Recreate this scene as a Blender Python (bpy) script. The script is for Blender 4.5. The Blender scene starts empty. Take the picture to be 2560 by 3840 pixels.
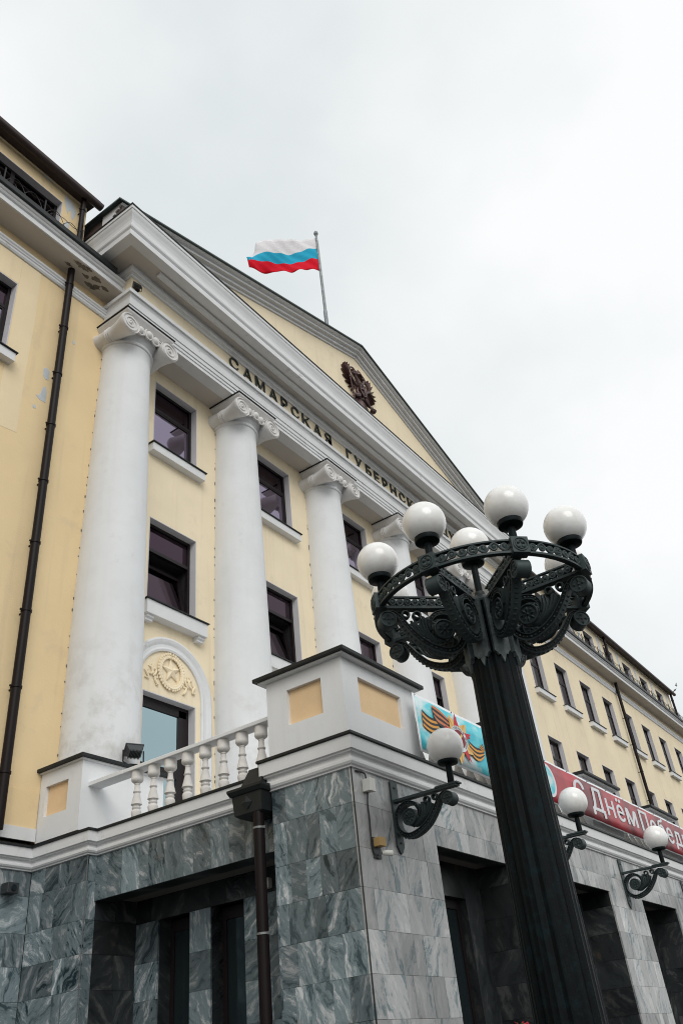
import bpy, bmesh, math, random
from mathutils import Vector, Matrix, Euler

random.seed(11)
S = bpy.context.scene
C = S.collection
PI = math.pi
R = math.radians

# ------------------------------------------------------------------ camera
AZ, PITCH, ROLL = R(57.8232), R(34.1972), R(-6.5001)
fw = Vector((math.sin(AZ) * math.cos(PITCH), math.cos(AZ) * math.cos(PITCH), math.sin(PITCH)))
r0 = Vector((math.cos(AZ), -math.sin(AZ), 0)); u0 = r0.cross(fw)
rt = r0 * math.cos(ROLL) + u0 * math.sin(ROLL)
up = -r0 * math.sin(ROLL) + u0 * math.cos(ROLL)
cam = bpy.data.cameras.new('camera')
cam.sensor_fit = 'VERTICAL'; cam.sensor_height = 36; cam.sensor_width = 24
cam.lens = 29.421; cam.clip_start = .05; cam.clip_end = 2000
camo = bpy.data.objects.new('camera', cam); C.objects.link(camo)
mw = Matrix.Identity(4)
for i in range(3):
    mw[i][0], mw[i][1], mw[i][2] = rt[i], up[i], -fw[i]
mw[2][3] = 1.6
camo.matrix_world = mw
S.camera = camo

# ------------------------------------------------------------------ sky, sun, exposure
SUN_EL, SUN_AZ = R(37), R(219)          # overcast: soft sun behind the camera
w = bpy.data.worlds.new('World'); S.world = w; w.use_nodes = True
nt = w.node_tree; nt.nodes.clear()
def wn(t): return nt.nodes.new(t)
out = wn('ShaderNodeOutputWorld'); bg = wn('ShaderNodeBackground'); bg.inputs['Strength'].default_value = .1
sky = wn('ShaderNodeTexSky'); sky.sky_type = 'NISHITA'; sky.sun_disc = False
sky.sun_elevation = SUN_EL; sky.sun_rotation = SUN_AZ; sky.dust_density = 4; sky.air_density = 1.2
tc = wn('ShaderNodeTexCoord'); mp = wn('ShaderNodeMapping'); mp.inputs['Scale'].default_value = (1.0, 1.0, 1.5)
mp.inputs['Location'].default_value = (2.2, .6, .3)
n1 = wn('ShaderNodeTexNoise'); n1.inputs['Scale'].default_value = 1.5; n1.inputs['Detail'].default_value = 5; n1.inputs['Roughness'].default_value = .5
cr = wn('ShaderNodeValToRGB')
cr.color_ramp.elements[0].position = .33; cr.color_ramp.elements[0].color = (.70, .755, .763, 1)
cr.color_ramp.elements[1].position = .62; cr.color_ramp.elements[1].color = (.96, .972, .976, 1)
mul = wn('ShaderNodeVectorMath'); mul.operation = 'SCALE'; mul.inputs['Scale'].default_value = 9.6
mx = wn('ShaderNodeMix'); mx.data_type = 'RGBA'; mx.inputs['Factor'].default_value = .95
L = nt.links.new
L(tc.outputs['Generated'], mp.inputs['Vector']); L(mp.outputs[0], n1.inputs['Vector']); L(n1.outputs['Fac'], cr.inputs['Fac'])
L(cr.outputs['Color'], mul.inputs[0]); L(sky.outputs['Color'], mx.inputs['A']); L(mul.outputs[0], mx.inputs['B'])
L(mx.outputs['Result'], bg.inputs['Color']); L(bg.outputs[0], out.inputs['Surface'])

sun = bpy.data.lights.new('sun', 'SUN'); sun.energy = 1.3; sun.angle = R(38); sun.color = (1, .985, .95)
suno = bpy.data.objects.new('sun', sun); C.objects.link(suno)
sd = Vector((math.sin(SUN_AZ) * math.cos(SUN_EL), math.cos(SUN_AZ) * math.cos(SUN_EL), math.sin(SUN_EL)))
suno.rotation_euler = sd.to_track_quat('Z', 'Y').to_euler(); suno.location = (0, -20, 40)
S.view_settings.view_transform = 'Standard'; S.view_settings.look = 'None'
S.view_settings.exposure = .14; S.view_settings.gamma = 1
S.render.engine = 'CYCLES'; S.cycles.use_denoising = True; S.cycles.max_bounces = 8; S.cycles.filter_width = 1.05

# ------------------------------------------------------------------ materials
def nodes(m):
    m.use_nodes = True
    t = m.node_tree; b = t.nodes['Principled BSDF']
    return t, b
def N(t, ty, **kw):
    n = t.nodes.new(ty)
    for k, v in kw.items():
        if k in n.inputs: n.inputs[k].default_value = v
        else: setattr(n, k, v)
    return n
def ramp(t, stops):
    n = t.nodes.new('ShaderNodeValToRGB'); e = n.color_ramp.elements
    while len(e) < len(stops): e.new(.5)
    for i, (p, c) in enumerate(stops):
        e[i].position = p; e[i].color = (c[0], c[1], c[2], 1)
    return n
def mat(name, c, rough=.7, metal=0., var=.08, scale=1.2, bump=.0, bscale=60, spec=.5, dirt=None, streak=None):
    m = bpy.data.materials.new(name); t, b = nodes(m)
    g = N(t, 'ShaderNodeNewGeometry')
    n = N(t, 'ShaderNodeTexNoise', Scale=scale, Detail=6., Roughness=.62)
    t.links.new(g.outputs['Position'], n.inputs['Vector'])
    lo = [x * (1 - var) for x in c]; hi = [min(1, x * (1 + var)) for x in c]
    rm = ramp(t, [(.32, lo), (.68, hi)])
    t.links.new(n.outputs['Fac'], rm.inputs['Fac'])
    last = rm.outputs['Color']
    def blend(fac, colr):
        nonlocal last
        x = N(t, 'ShaderNodeMix', data_type='RGBA')
        t.links.new(fac, x.inputs['Factor']); t.links.new(last, x.inputs['A'])
        x.inputs['B'].default_value = (*colr, 1); last = x.outputs['Result']
    if dirt:                                   # (colour, scale, threshold, softness): blotches
        n2 = N(t, 'ShaderNodeTexNoise', Scale=dirt[1], Detail=8., Roughness=.7)
        t.links.new(g.outputs['Position'], n2.inputs['Vector'])
        r2 = ramp(t, [(dirt[2], (0, 0, 0)), (min(1, dirt[2] + dirt[3]), (1, 1, 1))]); t.links.new(n2.outputs['Fac'], r2.inputs['Fac'])
        blend(r2.outputs['Color'], dirt[0])
    if streak:                                 # vertical run marks
        mpn = N(t, 'ShaderNodeMapping'); mpn.inputs['Scale'].default_value = (5, 5, .25)
        t.links.new(g.outputs['Position'], mpn.inputs['Vector'])
        n3 = N(t, 'ShaderNodeTexNoise', Scale=1.3, Detail=5.); t.links.new(mpn.outputs[0], n3.inputs['Vector'])
        r3 = ramp(t, [(.55, (0, 0, 0)), (.85, (streak[1],) * 3)]); t.links.new(n3.outputs['Fac'], r3.inputs['Fac'])
        blend(r3.outputs['Color'], streak[0])
    t.links.new(last, b.inputs['Base Color'])
    b.inputs['Roughness'].default_value = rough; b.inputs['Metallic'].default_value = metal
    b.inputs['Specular IOR Level'].default_value = spec
    if bump:
        nb = N(t, 'ShaderNodeTexNoise', Scale=bscale, Detail=5.); t.links.new(g.outputs['Position'], nb.inputs['Vector'])
        bp = N(t, 'ShaderNodeBump', Strength=bump, Distance=.01); t.links.new(nb.outputs['Fac'], bp.inputs['Height'])
        t.links.new(bp.outputs[0], b.inputs['Normal'])
    return m
YEL = mat('yellow_plaster', (.79, .615, .365), .85, var=.045, scale=.5, bump=.25, bscale=45, spec=.2, dirt=((.64, .50, .33), 1.2, .58, .25), streak=((.56, .44, .29), .45))
CREAM = mat('pale_cream_plaster', (.83, .715, .52), .85, var=.05, scale=.7, bump=.25, bscale=45, spec=.2, dirt=((.68, .57, .42), 1.3, .57, .25), streak=((.60, .51, .38), .42))
YELO = mat('ochre_panel_plaster', (.76, .55, .33), .85, var=.06, scale=2, bump=.25, bscale=60, spec=.2)
WHI = mat('white_plaster', (.725, .735, .745), .8, var=.03, scale=1.1, bump=.12, bscale=35, spec=.25, dirt=((.60, .60, .595), 2.6, .60, .25), streak=((.58, .575, .565), .30))
COLW = WHI.copy(); COLW.name = 'white_column_paint'
t_ = COLW.node_tree; b_ = t_.nodes['Principled BSDF']; src = b_.inputs['Base Color'].links[0].from_socket
g_ = N(t_, 'ShaderNodeNewGeometry'); sp_ = N(t_, 'ShaderNodeSeparateXYZ'); t_.links.new(g_.outputs['Position'], sp_.inputs[0])
mr_ = N(t_, 'ShaderNodeMapRange'); mr_.inputs['From Min'].default_value = 6.0; mr_.inputs['From Max'].default_value = 8.6; mr_.inputs['To Min'].default_value = 1.; mr_.inputs['To Max'].default_value = .12; t_.links.new(sp_.outputs[2], mr_.inputs['Value'])
nz_ = N(t_, 'ShaderNodeTexNoise', Scale=2.4, Detail=9., Roughness=.68); t_.links.new(g_.outputs['Position'], nz_.inputs['Vector'])
rz_ = ramp(t_, [(.47, (0, 0, 0)), (.66, (1, 1, 1))]); t_.links.new(nz_.outputs['Fac'], rz_.inputs['Fac'])
ml_ = N(t_, 'ShaderNodeMath', operation='MULTIPLY'); t_.links.new(rz_.outputs[0], ml_.inputs[0]); t_.links.new(mr_.outputs[0], ml_.inputs[1])
mx_ = N(t_, 'ShaderNodeMix', data_type='RGBA'); t_.links.new(ml_.outputs[0], mx_.inputs['Factor']); t_.links.new(src, mx_.inputs['A']); mx_.inputs['B'].default_value = (.54, .53, .51, 1)
t_.links.new(mx_.outputs['Result'], b_.inputs['Base Color'])
CAPW = mat('capital_white_paint', (.66, .645, .63), .7, var=.05, scale=3, spec=.3, dirt=((.5, .47, .43), 5, .6, .2))
TRIM = mat('white_trim_paint', (.69, .695, .70), .65, var=.04, scale=2.2, bump=.05, bscale=50, spec=.3, dirt=((.40, .385, .36), 2.6, .61, .16))
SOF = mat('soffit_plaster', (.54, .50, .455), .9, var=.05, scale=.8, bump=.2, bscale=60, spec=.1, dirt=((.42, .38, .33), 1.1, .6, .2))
REV = mat('reveal_grey_paint', (.60, .585, .60), .8, var=.04, scale=2, spec=.2)
BAL = mat('baluster_stone', (.66, .64, .615), .85, var=.08, scale=8, bump=.3, bscale=90, spec=.2, dirt=((.42, .37, .32), 9, .62, .2))
BROWN = mat('brown_pipe_paint', (.009, .005, .0055), .45, var=.15, scale=3, spec=.16)
FRAME = mat('dark_brown_frame', (.012, .008, .009), .45, var=.1, scale=4, spec=.3)
FLASH = mat('dark_zinc_flashing', (.014, .017, .018), .5, metal=.2, var=.25, scale=6, spec=.35, dirt=((.05, .065, .066), 7, .62, .15))
ROOF = mat('dark_green_roof_metal', (.035, .055, .055), .45, metal=.3, var=.2, scale=2)
RUSTY = mat('brown_roof_metal', (.13, .095, .085), .6, metal=.2, var=.25, scale=2.5, dirt=((.05, .035, .03), 3, .55, .2))
PEEL = mat('grey_undercoat', (.52, .55, .57), .9, var=.06, scale=9)
PEELD = mat('bare_render', (.16, .14, .12), .95, var=.3, scale=12)
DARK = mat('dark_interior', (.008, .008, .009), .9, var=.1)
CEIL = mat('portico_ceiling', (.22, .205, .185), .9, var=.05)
LET = mat('black_green_letters', (.018, .026, .024), .35, var=.2, scale=8, spec=.6)
BRONZE = mat('dark_bronze_relief', (.075, .036, .034), .38, metal=.35, var=.3, scale=14, spec=.6)
POLE = mat('weathered_pole_metal', (.20, .22, .23), .5, metal=.5, var=.35, scale=10)
WPL = mat('white_plastic', (.72, .71, .66), .45, var=.04)
CABLE = mat('black_cable', (.012, .012, .012), .6)
OCHBOX = mat('ochre_sensor_box', (.42, .27, .10), .55, var=.1, scale=20)
GREYM = mat('grey_painted_metal', (.045, .05, .054), .5, metal=.3, var=.2, scale=20)
ZINC = mat('zinc_clamp', (.22, .23, .23), .5, metal=.5, var=.2, scale=30, dirt=((.25, .11, .05), 25, .6, .1))
PAVE = mat('pavement_asphalt', (.062, .06, .058), .9, var=.15, scale=1.5, bump=.3, bscale=40)
FLRED = mat('red_petal', (.50, .012, .03), .5, var=.25, scale=30)
LEAF = mat('flower_leaf', (.05, .10, .03), .6, var=.3, scale=20)
BIRD = mat('bird_feathers', (.02, .02, .022), .8)
STEEL = mat('black_rail_iron', (.012, .012, .013), .5, metal=.3)
GUT = mat('brown_gutter_paint', (.045, .028, .025), .5, var=.2, scale=3)

def iron_mat(name='patinated_cast_iron', st=((.004, .005, .005), (.009, .012, .0125), (.018, .031, .033), (.010, .008, .007)), edge=(.048, .066, .067), spec=.24):
    m = bpy.data.materials.new(name); t, b = nodes(m)
    g = N(t, 'ShaderNodeNewGeometry'); n = N(t, 'ShaderNodeTexNoise', Scale=9., Detail=8., Roughness=.7)
    t.links.new(g.outputs['Position'], n.inputs['Vector'])
    rm = ramp(t, [(.35, st[0]), (.52, st[1]), (.66, st[2]), (.8, st[3])])
    t.links.new(n.outputs['Fac'], rm.inputs['Fac'])
    pr = ramp(t, [(.50, (0, 0, 0)), (.60, (.8, .8, .8))]); t.links.new(g.outputs['Pointiness'], pr.inputs['Fac'])
    x = N(t, 'ShaderNodeMix', data_type='RGBA'); t.links.new(pr.outputs[0], x.inputs['Factor']); t.links.new(rm.outputs[0], x.inputs['A'])
    x.inputs['B'].default_value = (*edge, 1)
    t.links.new(x.outputs['Result'], b.inputs['Base Color'])
    rr = ramp(t, [(.3, (.36,) * 3), (.7, (.62,) * 3)]); t.links.new(n.outputs['Fac'], rr.inputs['Fac']); t.links.new(rr.outputs[0], b.inputs['Roughness'])
    b.inputs['Metallic'].default_value = .12; b.inputs['Specular IOR Level'].default_value = spec
    nb = N(t, 'ShaderNodeTexNoise', Scale=70., Detail=4.); t.links.new(g.outputs['Position'], nb.inputs['Vector'])
    bp = N(t, 'ShaderNodeBump', Strength=.35, Distance=.004); t.links.new(nb.outputs['Fac'], bp.inputs['Height']); t.links.new(bp.outputs[0], b.inputs['Normal'])
    return m
IRON = iron_mat()
POST = iron_mat('dark_post_paint', ((.0016, .0024, .0028), (.0028, .0046, .0054), (.004, .013, .0155), (.010, .006, .0045)), (.009, .014, .016), .10)
SLEEVE = mat('worn_grey_iron', (.085, .105, .108), .55, metal=.2, var=.35, scale=9, spec=.4, bump=.4, bscale=40, dirt=((.02, .03, .032), 11, .55, .15))

def marble(name, dark, mid, light, aniso, sc, tone, lean):
    m = bpy.data.materials.new(name); t, b = nodes(m)
    g = N(t, 'ShaderNodeNewGeometry'); oi = N(t, 'ShaderNodeObjectInfo')
    ad = N(t, 'ShaderNodeMath', operation='ADD'); t.links.new(oi.outputs['Random'], ad.inputs[0]); t.links.new(g.outputs['Random Per Island'], ad.inputs[1])
    fr = N(t, 'ShaderNodeMath', operation='FRACT'); t.links.new(ad.outputs[0], fr.inputs[0])
    def sc_(k):
        q = N(t, 'ShaderNodeMath', operation='MULTIPLY'); q.inputs[1].default_value = k; t.links.new(fr.outputs[0], q.inputs[0]); return q.outputs[0]
    sx = N(t, 'ShaderNodeSeparateXYZ'); t.links.new(g.outputs['Position'], sx.inputs[0])
    su = N(t, 'ShaderNodeMath', operation='ADD'); t.links.new(sx.outputs[0], su.inputs[0]); t.links.new(sx.outputs[1], su.inputs[1])
    cx = N(t, 'ShaderNodeCombineXYZ'); t.links.new(su.outputs[0], cx.inputs[0]); t.links.new(sx.outputs[2], cx.inputs[1]); t.links.new(sc_(37.), cx.inputs[2])
    # vein direction of this slab
    f2 = N(t, 'ShaderNodeMath', operation='FRACT'); t.links.new(sc_(7.31), f2.inputs[0])
    an = N(t, 'ShaderNodeMapRange'); an.inputs['To Min'].default_value = lean[0]; an.inputs['To Max'].default_value = lean[1]; t.links.new(f2.outputs[0], an.inputs['Value'])
    vr = N(t, 'ShaderNodeVectorRotate', rotation_type='Z_AXIS'); t.links.new(cx.outputs[0], vr.inputs['Vector']); t.links.new(an.outputs[0], vr.inputs['Angle'])
    wob = N(t, 'ShaderNodeTexNoise', Scale=2.6, Detail=3.); t.links.new(vr.outputs[0], wob.inputs['Vector'])
    wsc = N(t, 'ShaderNodeVectorMath', operation='SCALE'); wsc.inputs['Scale'].default_value = .30; t.links.new(wob.outputs['Color'], wsc.inputs[0])
    vb = N(t, 'ShaderNodeVectorMath', operation='ADD'); t.links.new(vr.outputs[0], vb.inputs[0]); t.links.new(wsc.outputs[0], vb.inputs[1])
    mpn = N(t, 'ShaderNodeMapping'); mpn.inputs['Scale'].default_value = (1, aniso, 1); t.links.new(vb.outputs[0], mpn.inputs['Vector'])
    n = N(t, 'ShaderNodeTexNoise', Scale=sc, Detail=11., Roughness=.72, Distortion=.25); t.links.new(mpn.outputs[0], n.inputs['Vector'])
    rm = ramp(t, [(.40, dark), (.475, mid), (.53, mid), (.63, light)]); t.links.new(n.outputs['Fac'], rm.inputs['Fac'])
    f3 = N(t, 'ShaderNodeMath', operation='FRACT'); t.links.new(sc_(13.7), f3.inputs[0])
    vm = N(t, 'ShaderNodeMapRange'); vm.inputs['To Min'].default_value = .0; vm.inputs['To Max'].default_value = .45; t.links.new(f3.outputs[0], vm.inputs['Value'])
    pl = N(t, 'ShaderNodeMix', data_type='RGBA'); t.links.new(vm.outputs[0], pl.inputs['Factor']); t.links.new(rm.outputs[0], pl.inputs['A']); pl.inputs['B'].default_value = (mid[0] * 1.1, mid[1] * 1.08, mid[2] * 1.06, 1)
    rg = N(t, 'ShaderNodeMapRange'); rg.inputs['To Min'].default_value = .24; rg.inputs['To Max'].default_value = .52; t.links.new(f3.outputs[0], rg.inputs['Value'])
    t.links.new(rg.outputs[0], b.inputs['Roughness'])
    # slab tone
    tr = ramp(t, [(0., (1 - tone,) * 3), (1., (1 + tone * .5,) * 3)]); t.links.new(fr.outputs[0], tr.inputs['Fac'])
    mu = N(t, 'ShaderNodeMix', data_type='RGBA', blend_type='MULTIPLY'); mu.inputs['Factor'].default_value = 1
    t.links.new(pl.outputs['Result'], mu.inputs['A']); t.links.new(tr.outputs[0], mu.inputs['B'])
    # brown stains
    n2 = N(t, 'ShaderNodeTexNoise', Scale=3., Detail=5.); t.links.new(g.outputs['Position'], n2.inputs['Vector'])
    r2 = ramp(t, [(.64, (0, 0, 0)), (.8, (.35,) * 3)]); t.links.new(n2.outputs['Fac'], r2.inputs['Fac'])
    x = N(t, 'ShaderNodeMix', data_type='RGBA'); t.links.new(r2.outputs[0], x.inputs['Factor']); t.links.new(mu.outputs['Result'], x.inputs['A']); x.inputs['B'].default_value = (.20, .14, .10, 1)
    t.links.new(x.outputs['Result'], b.inputs['Base Color'])
    b.inputs['Specular IOR Level'].default_value = .4
    return m
MARB = marble('veined_grey_marble', (.010, .030, .038), (.165, .210, .228), (.60, .61, .615), .13, 9.5, .52, (-1.3, 1.3))
MARD = marble('recess_shaded_marble', (.004, .006, .007), (.022, .026, .028), (.10, .10, .10), .15, 5., .5, (-1.2, 1.2))  # darker inner stone, with the shade of the porch recesses painted into its colour
MARP = marble('pale_grey_marble', (.11, .165, .18), (.40, .405, .405), (.56, .555, .545), .16, 7., .36, (-.5, .7))

def glassm(name, c, rough=.04, metal=1.0):
    m = bpy.data.materials.new(name); t, b = nodes(m)
    g = N(t, 'ShaderNodeNewGeometry'); n = N(t, 'ShaderNodeTexNoise', Scale=1.1, Detail=2.); t.links.new(g.outputs['Position'], n.inputs['Vector'])
    bp = N(t, 'ShaderNodeBump', Strength=.06, Distance=.05); t.links.new(n.outputs['Fac'], bp.inputs['Height']); t.links.new(bp.outputs[0], b.inputs['Normal'])
    b.inputs['Base Color'].default_value = (*c, 1); b.inputs['Metallic'].default_value = metal; b.inputs['Roughness'].default_value = rough
    return m
GLS = glassm('tinted_purple_window_glass', (.26, .22, .30))
GLW = glassm('dark_maroon_window_glass', (.04, .027, .032), .08)
GLM = glassm('dusky_purple_window_glass', (.065, .043, .058), .06)
GLD = glassm('pale_teal_door_glass', (.34, .45, .48))
GLK = glassm('dark_portico_glass', (.03, .045, .05), .06, .6)

def globe_mat():
    m = bpy.data.materials.new('opal_white_globe'); t, b = nodes(m)
    b.inputs['Base Color'].default_value = (.80, .79, .775, 1); b.inputs['Roughness'].default_value = .22
    b.inputs['Subsurface Weight'].default_value = .55; b.inputs['Subsurface Radius'].default_value = (.16, .155, .15)
    b.inputs['Coat Weight'].default_value = .3; b.inputs['Coat Roughness'].default_value = .1
    g = N(t, 'ShaderNodeNewGeometry'); n = N(t, 'ShaderNodeTexNoise', Scale=7., Detail=6.); t.links.new(g.outputs['Position'], n.inputs['Vector'])
    r_ = ramp(t, [(.4, (.86, .855, .845)), (.8, (.74, .72, .69))]); t.links.new(n.outputs['Fac'], r_.inputs['Fac']); t.links.new(r_.outputs[0], b.inputs['Base Color'])
    return m
GLOBE = globe_mat()
def cloth(name, c):
    m = bpy.data.materials.new(name); t, b = nodes(m)
    b.inputs['Base Color'].default_value = (*c, 1); b.inputs['Roughness'].default_value = .8; b.inputs['Specular IOR Level'].default_value = .2
    o = t.nodes['Material Output']; tr = N(t, 'ShaderNodeBsdfTranslucent'); tr.inputs['Color'].default_value = (*c, 1)
    ms = N(t, 'ShaderNodeMixShader'); ms.inputs[0].default_value = .4
    t.links.new(b.outputs[0], ms.inputs[1]); t.links.new(tr.outputs[0], ms.inputs[2]); t.links.new(ms.outputs[0], o.inputs['Surface'])
    return m
FW, FB, FR = cloth('flag_white', (.90, .88, .89)), cloth('flag_blue', (.045, .54, .74)), cloth('flag_red', (.86, .018, .045))
def flat(name, c, rough=.55):
    return mat(name, c, rough, var=.05, scale=3, spec=.3)
PR_OR, PR_BK, PR_RD, PR_GD, PR_WH, PR_DR = flat('print_orange', (.72, .33, .06)), flat('print_black', (.03, .028, .03)), flat('print_red', (.55, .03, .05)), flat('print_gold', (.74, .50, .18)), flat('print_white', (.74, .76, .78)), flat('print_dark_red', (.22, .02, .03))
PR_OR2 = flat('print_salmon_orange', (.60, .20, .09))
def sky_print():
    m = bpy.data.materials.new('printed_blue_sky_banner'); t, b = nodes(m)
    g = N(t, 'ShaderNodeNewGeometry'); mp_ = N(t, 'ShaderNodeMapping'); mp_.inputs['Scale'].default_value = (1.4, 1, 2.2); mp_.inputs['Rotation'].default_value = (0, .6, 0)
    t.links.new(g.outputs['Position'], mp_.inputs['Vector'])
    n = N(t, 'ShaderNodeTexNoise', Scale=1.6, Detail=5.); t.links.new(mp_.outputs[0], n.inputs['Vector'])
    r_ = ramp(t, [(.38, (.03, .50, .62)), (.50, (.12, .60, .68)), (.62, (.62, .74, .76))]); t.links.new(n.outputs['Fac'], r_.inputs['Fac'])
    t.links.new(r_.outputs[0], b.inputs['Base Color']); b.inputs['Roughness'].default_value = .45
    return m
SKYP = sky_print()
def red_print():
    m = bpy.data.materials.new('printed_red_banner'); t, b = nodes(m)
    g = N(t, 'ShaderNodeNewGeometry'); n = N(t, 'ShaderNodeTexNoise', Scale=1.3, Detail=4.); t.links.new(g.outputs['Position'], n.inputs['Vector'])
    r_ = ramp(t, [(.36, (.13, .008, .014)), (.5, (.31, .008, .018)), (.64, (.43, .012, .026))]); t.links.new(n.outputs['Fac'], r_.inputs['Fac'])
    t.links.new(r_.outputs[0], b.inputs['Base Color']); b.inputs['Roughness'].default_value = .4
    return m
REDP = red_print()

# ------------------------------------------------------------------ mesh helpers
class MB:
    def __init__(s): s.v, s.f, s.m, s.sm = [], [], [], []
    def add(s, vs, fs, mi=0, sm=False):
        b = len(s.v); s.v += [tuple(x) for x in vs]
        for f in fs: s.f.append(tuple(b + i for i in f)); s.m.append(mi); s.sm.append(sm)
        return s
    def box(s, x0, x1, y0, y1, z0, z1, mi=0):
        vs = [(x, y, z) for z in (z0, z1) for y in (y0, y1) for x in (x0, x1)]
        return s.add(vs, [(0, 2, 3, 1), (4, 5, 7, 6), (0, 1, 5, 4), (2, 6, 7, 3), (0, 4, 6, 2), (1, 3, 7, 5)], mi)
    def lathe(s, prof, c=(0, 0, 0), seg=32, ax='z', mi=0, caps=True, a0=0., sm=True):
        vs, fs = [], []
        n = len(prof)
        for j in range(seg):
            a = a0 + 2 * PI * j / seg; ca, sa = math.cos(a), math.sin(a)
            for (r_, h) in prof:
                p = (r_ * ca, r_ * sa, h) if ax == 'z' else ((r_ * ca, h, r_ * sa) if ax == 'y' else (h, r_ * ca, r_ * sa))
                vs.append((p[0] + c[0], p[1] + c[1], p[2] + c[2]))
        for j in range(seg):
            k = (j + 1) % seg
            for i in range(n - 1): fs.append((j * n + i, k * n + i, k * n + i + 1, j * n + i + 1))
        if caps:
            fs.append(tuple(j * n for j in range(seg))[::-1]); fs.append(tuple(j * n + n - 1 for j in range(seg)))
        return s.add(vs, fs, mi, sm)
    def ball(s, c, rad, seg=20, rings=12, mi=0):
        vs, fs = [], []
        rx, ry, rz = rad if isinstance(rad, tuple) else (rad,) * 3
        for i in range(1, rings):
            th = PI * i / rings
            for j in range(seg):
                a = 2 * PI * j / seg
                vs.append((c[0] + rx * math.sin(th) * math.cos(a), c[1] + ry * math.sin(th) * math.sin(a), c[2] + rz * math.cos(th)))
        t_, b_ = len(vs), len(vs) + 1
        vs += [(c[0], c[1], c[2] + rz), (c[0], c[1], c[2] - rz)]
        for i in range(rings - 2):
            for j in range(seg):
                k = (j + 1) % seg; fs.append((i * seg + j, (i + 1) * seg + j, (i + 1) * seg + k, i * seg + k))
        for j in range(seg):
            k = (j + 1) % seg; fs.append((t_, j, k)); fs.append((b_, (rings - 2) * seg + k, (rings - 2) * seg + j))
        return s.add(vs, fs, mi, True)
    def tube(s, pts, rad, seg=8, mi=0, closed=False, flat=1.0):
        pts = [Vector(p) for p in pts]; n = len(pts)
        rs = rad if isinstance(rad, (list, tuple)) else [rad] * n
        vs, fs = [], []
        nrm = None
        for i in range(n):
            d = (pts[(i + 1) % n] - pts[i - 1]) if closed else (pts[min(i + 1, n - 1)] - pts[max(i - 1, 0)])
            d.normalize()
            if nrm is None:
                nrm = d.orthogonal().normalized()
            nrm = (nrm - d * nrm.dot(d)); nrm.normalize(); bi = d.cross(nrm)
            for j in range(seg):
                a = 2 * PI * j / seg
                vs.append(pts[i] + (nrm * math.cos(a) + bi * math.sin(a) * flat) * rs[i])
        m = n if closed else n - 1
        for i in range(m):
            for j in range(seg):
                k = (j + 1) % seg; i2 = (i + 1) % n
                fs.append((i * seg + j, i * seg + k, i2 * seg + k, i2 * seg + j))
        if not closed:
            fs.append(tuple(range(seg))[::-1]); fs.append(tuple((n - 1) * seg + j for j in range(seg)))
        return s.add(vs, fs, mi, True)
    def prism(s, poly, axis, a, b, mi=0):
        """extrude a 2D polygon; axis 'y': poly is (x,z); 'x': (y,z); 'z': (x,y)"""
        n = len(poly)
        mk = {'y': lambda p, t: (p[0], t, p[1]), 'x': lambda p, t: (t, p[0], p[1]), 'z': lambda p, t: (p[0], p[1], t)}[axis]
        vs = [mk(p, a) for p in poly] + [mk(p, b) for p in poly]
        fs = [tuple(range(n)), tuple(range(2 * n - 1, n - 1, -1))] + [(i, i + n, (i + 1) % n + n, (i + 1) % n) for i in range(n)]
        return s.add(vs, fs, mi)
    def sweep(s, path, prof, mi=0):
        """moulding along a plan polyline, outward = right of travel; prof = (overhang, z)"""
        n, k = len(path), len(prof); P = [Vector((x, y)) for x, y in path]
        nr = []
        for i in range(n - 1):
            d = (P[i + 1] - P[i]).normalized(); nr.append(Vector((d.y, -d.x)))
        vs, fs = [], []
        for i in range(n):
            if i == 0: m = nr[0]
            elif i == n - 1: m = nr[-1]
            else: m = (nr[i - 1] + nr[i]) / (1 + nr[i - 1].dot(nr[i]))
            for (o, z) in prof: vs.append((P[i].x + m.x * o, P[i].y + m.y * o, z))
        for i in range(n - 1):
            for j in range(k - 1): fs.append((i * k + j, (i + 1) * k + j, (i + 1) * k + j + 1, i * k + j + 1))
        fs.append(tuple(range(k))); fs.append(tuple((n - 1) * k + j for j in range(k))[::-1])
        return s.add(vs, fs, mi)
    def mesh(s, name, mats):
        me = bpy.data.meshes.new(name); me.from_pydata(s.v, [], s.f)
        for m in (mats if isinstance(mats, (list, tuple)) else [mats]): me.materials.append(m)
        me.polygons.foreach_set('material_index', s.m); me.polygons.foreach_set('use_smooth', s.sm); me.update()
        bm = bmesh.new(); bm.from_mesh(me); bmesh.ops.recalc_face_normals(bm, faces=bm.faces); bm.to_mesh(me); bm.free()
        if any(s.sm): me.set_sharp_from_angle(angle=R(38))
        return me
    def obj(s, name, mats, parent=None, bevel=0, **kw):
        return link(name, s.mesh(name, mats), parent, bevel, **kw)
def link(name, me, parent=None, bevel=0, **kw):
    o = bpy.data.objects.new(name, me); C.objects.link(o)
    if parent: o.parent = parent
    if bevel:
        m = o.modifiers.new('bevel', 'BEVEL'); m.width = bevel; m.segments = 2; m.limit_method = 'ANGLE'; m.angle_limit = R(35); m.harden_normals = False
    for k, v in kw.items(): o[k] = v
    return o
def thing(name, label, cat, loc=(0, 0, 0), group=None):
    o = bpy.data.objects.new(name, None); C.objects.link(o); o.location = loc; o.empty_display_size = .2
    o['label'] = label; o['category'] = cat
    if group: o['group'] = group
    return o
def copy_tree(o, parent=None, off=None):
    c = o.copy(); C.objects.link(c); c.parent = parent
    for ch in list(o.children): copy_tree(ch, c)
    return c
def shade_auto(o, ang=40):
    pass
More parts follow.
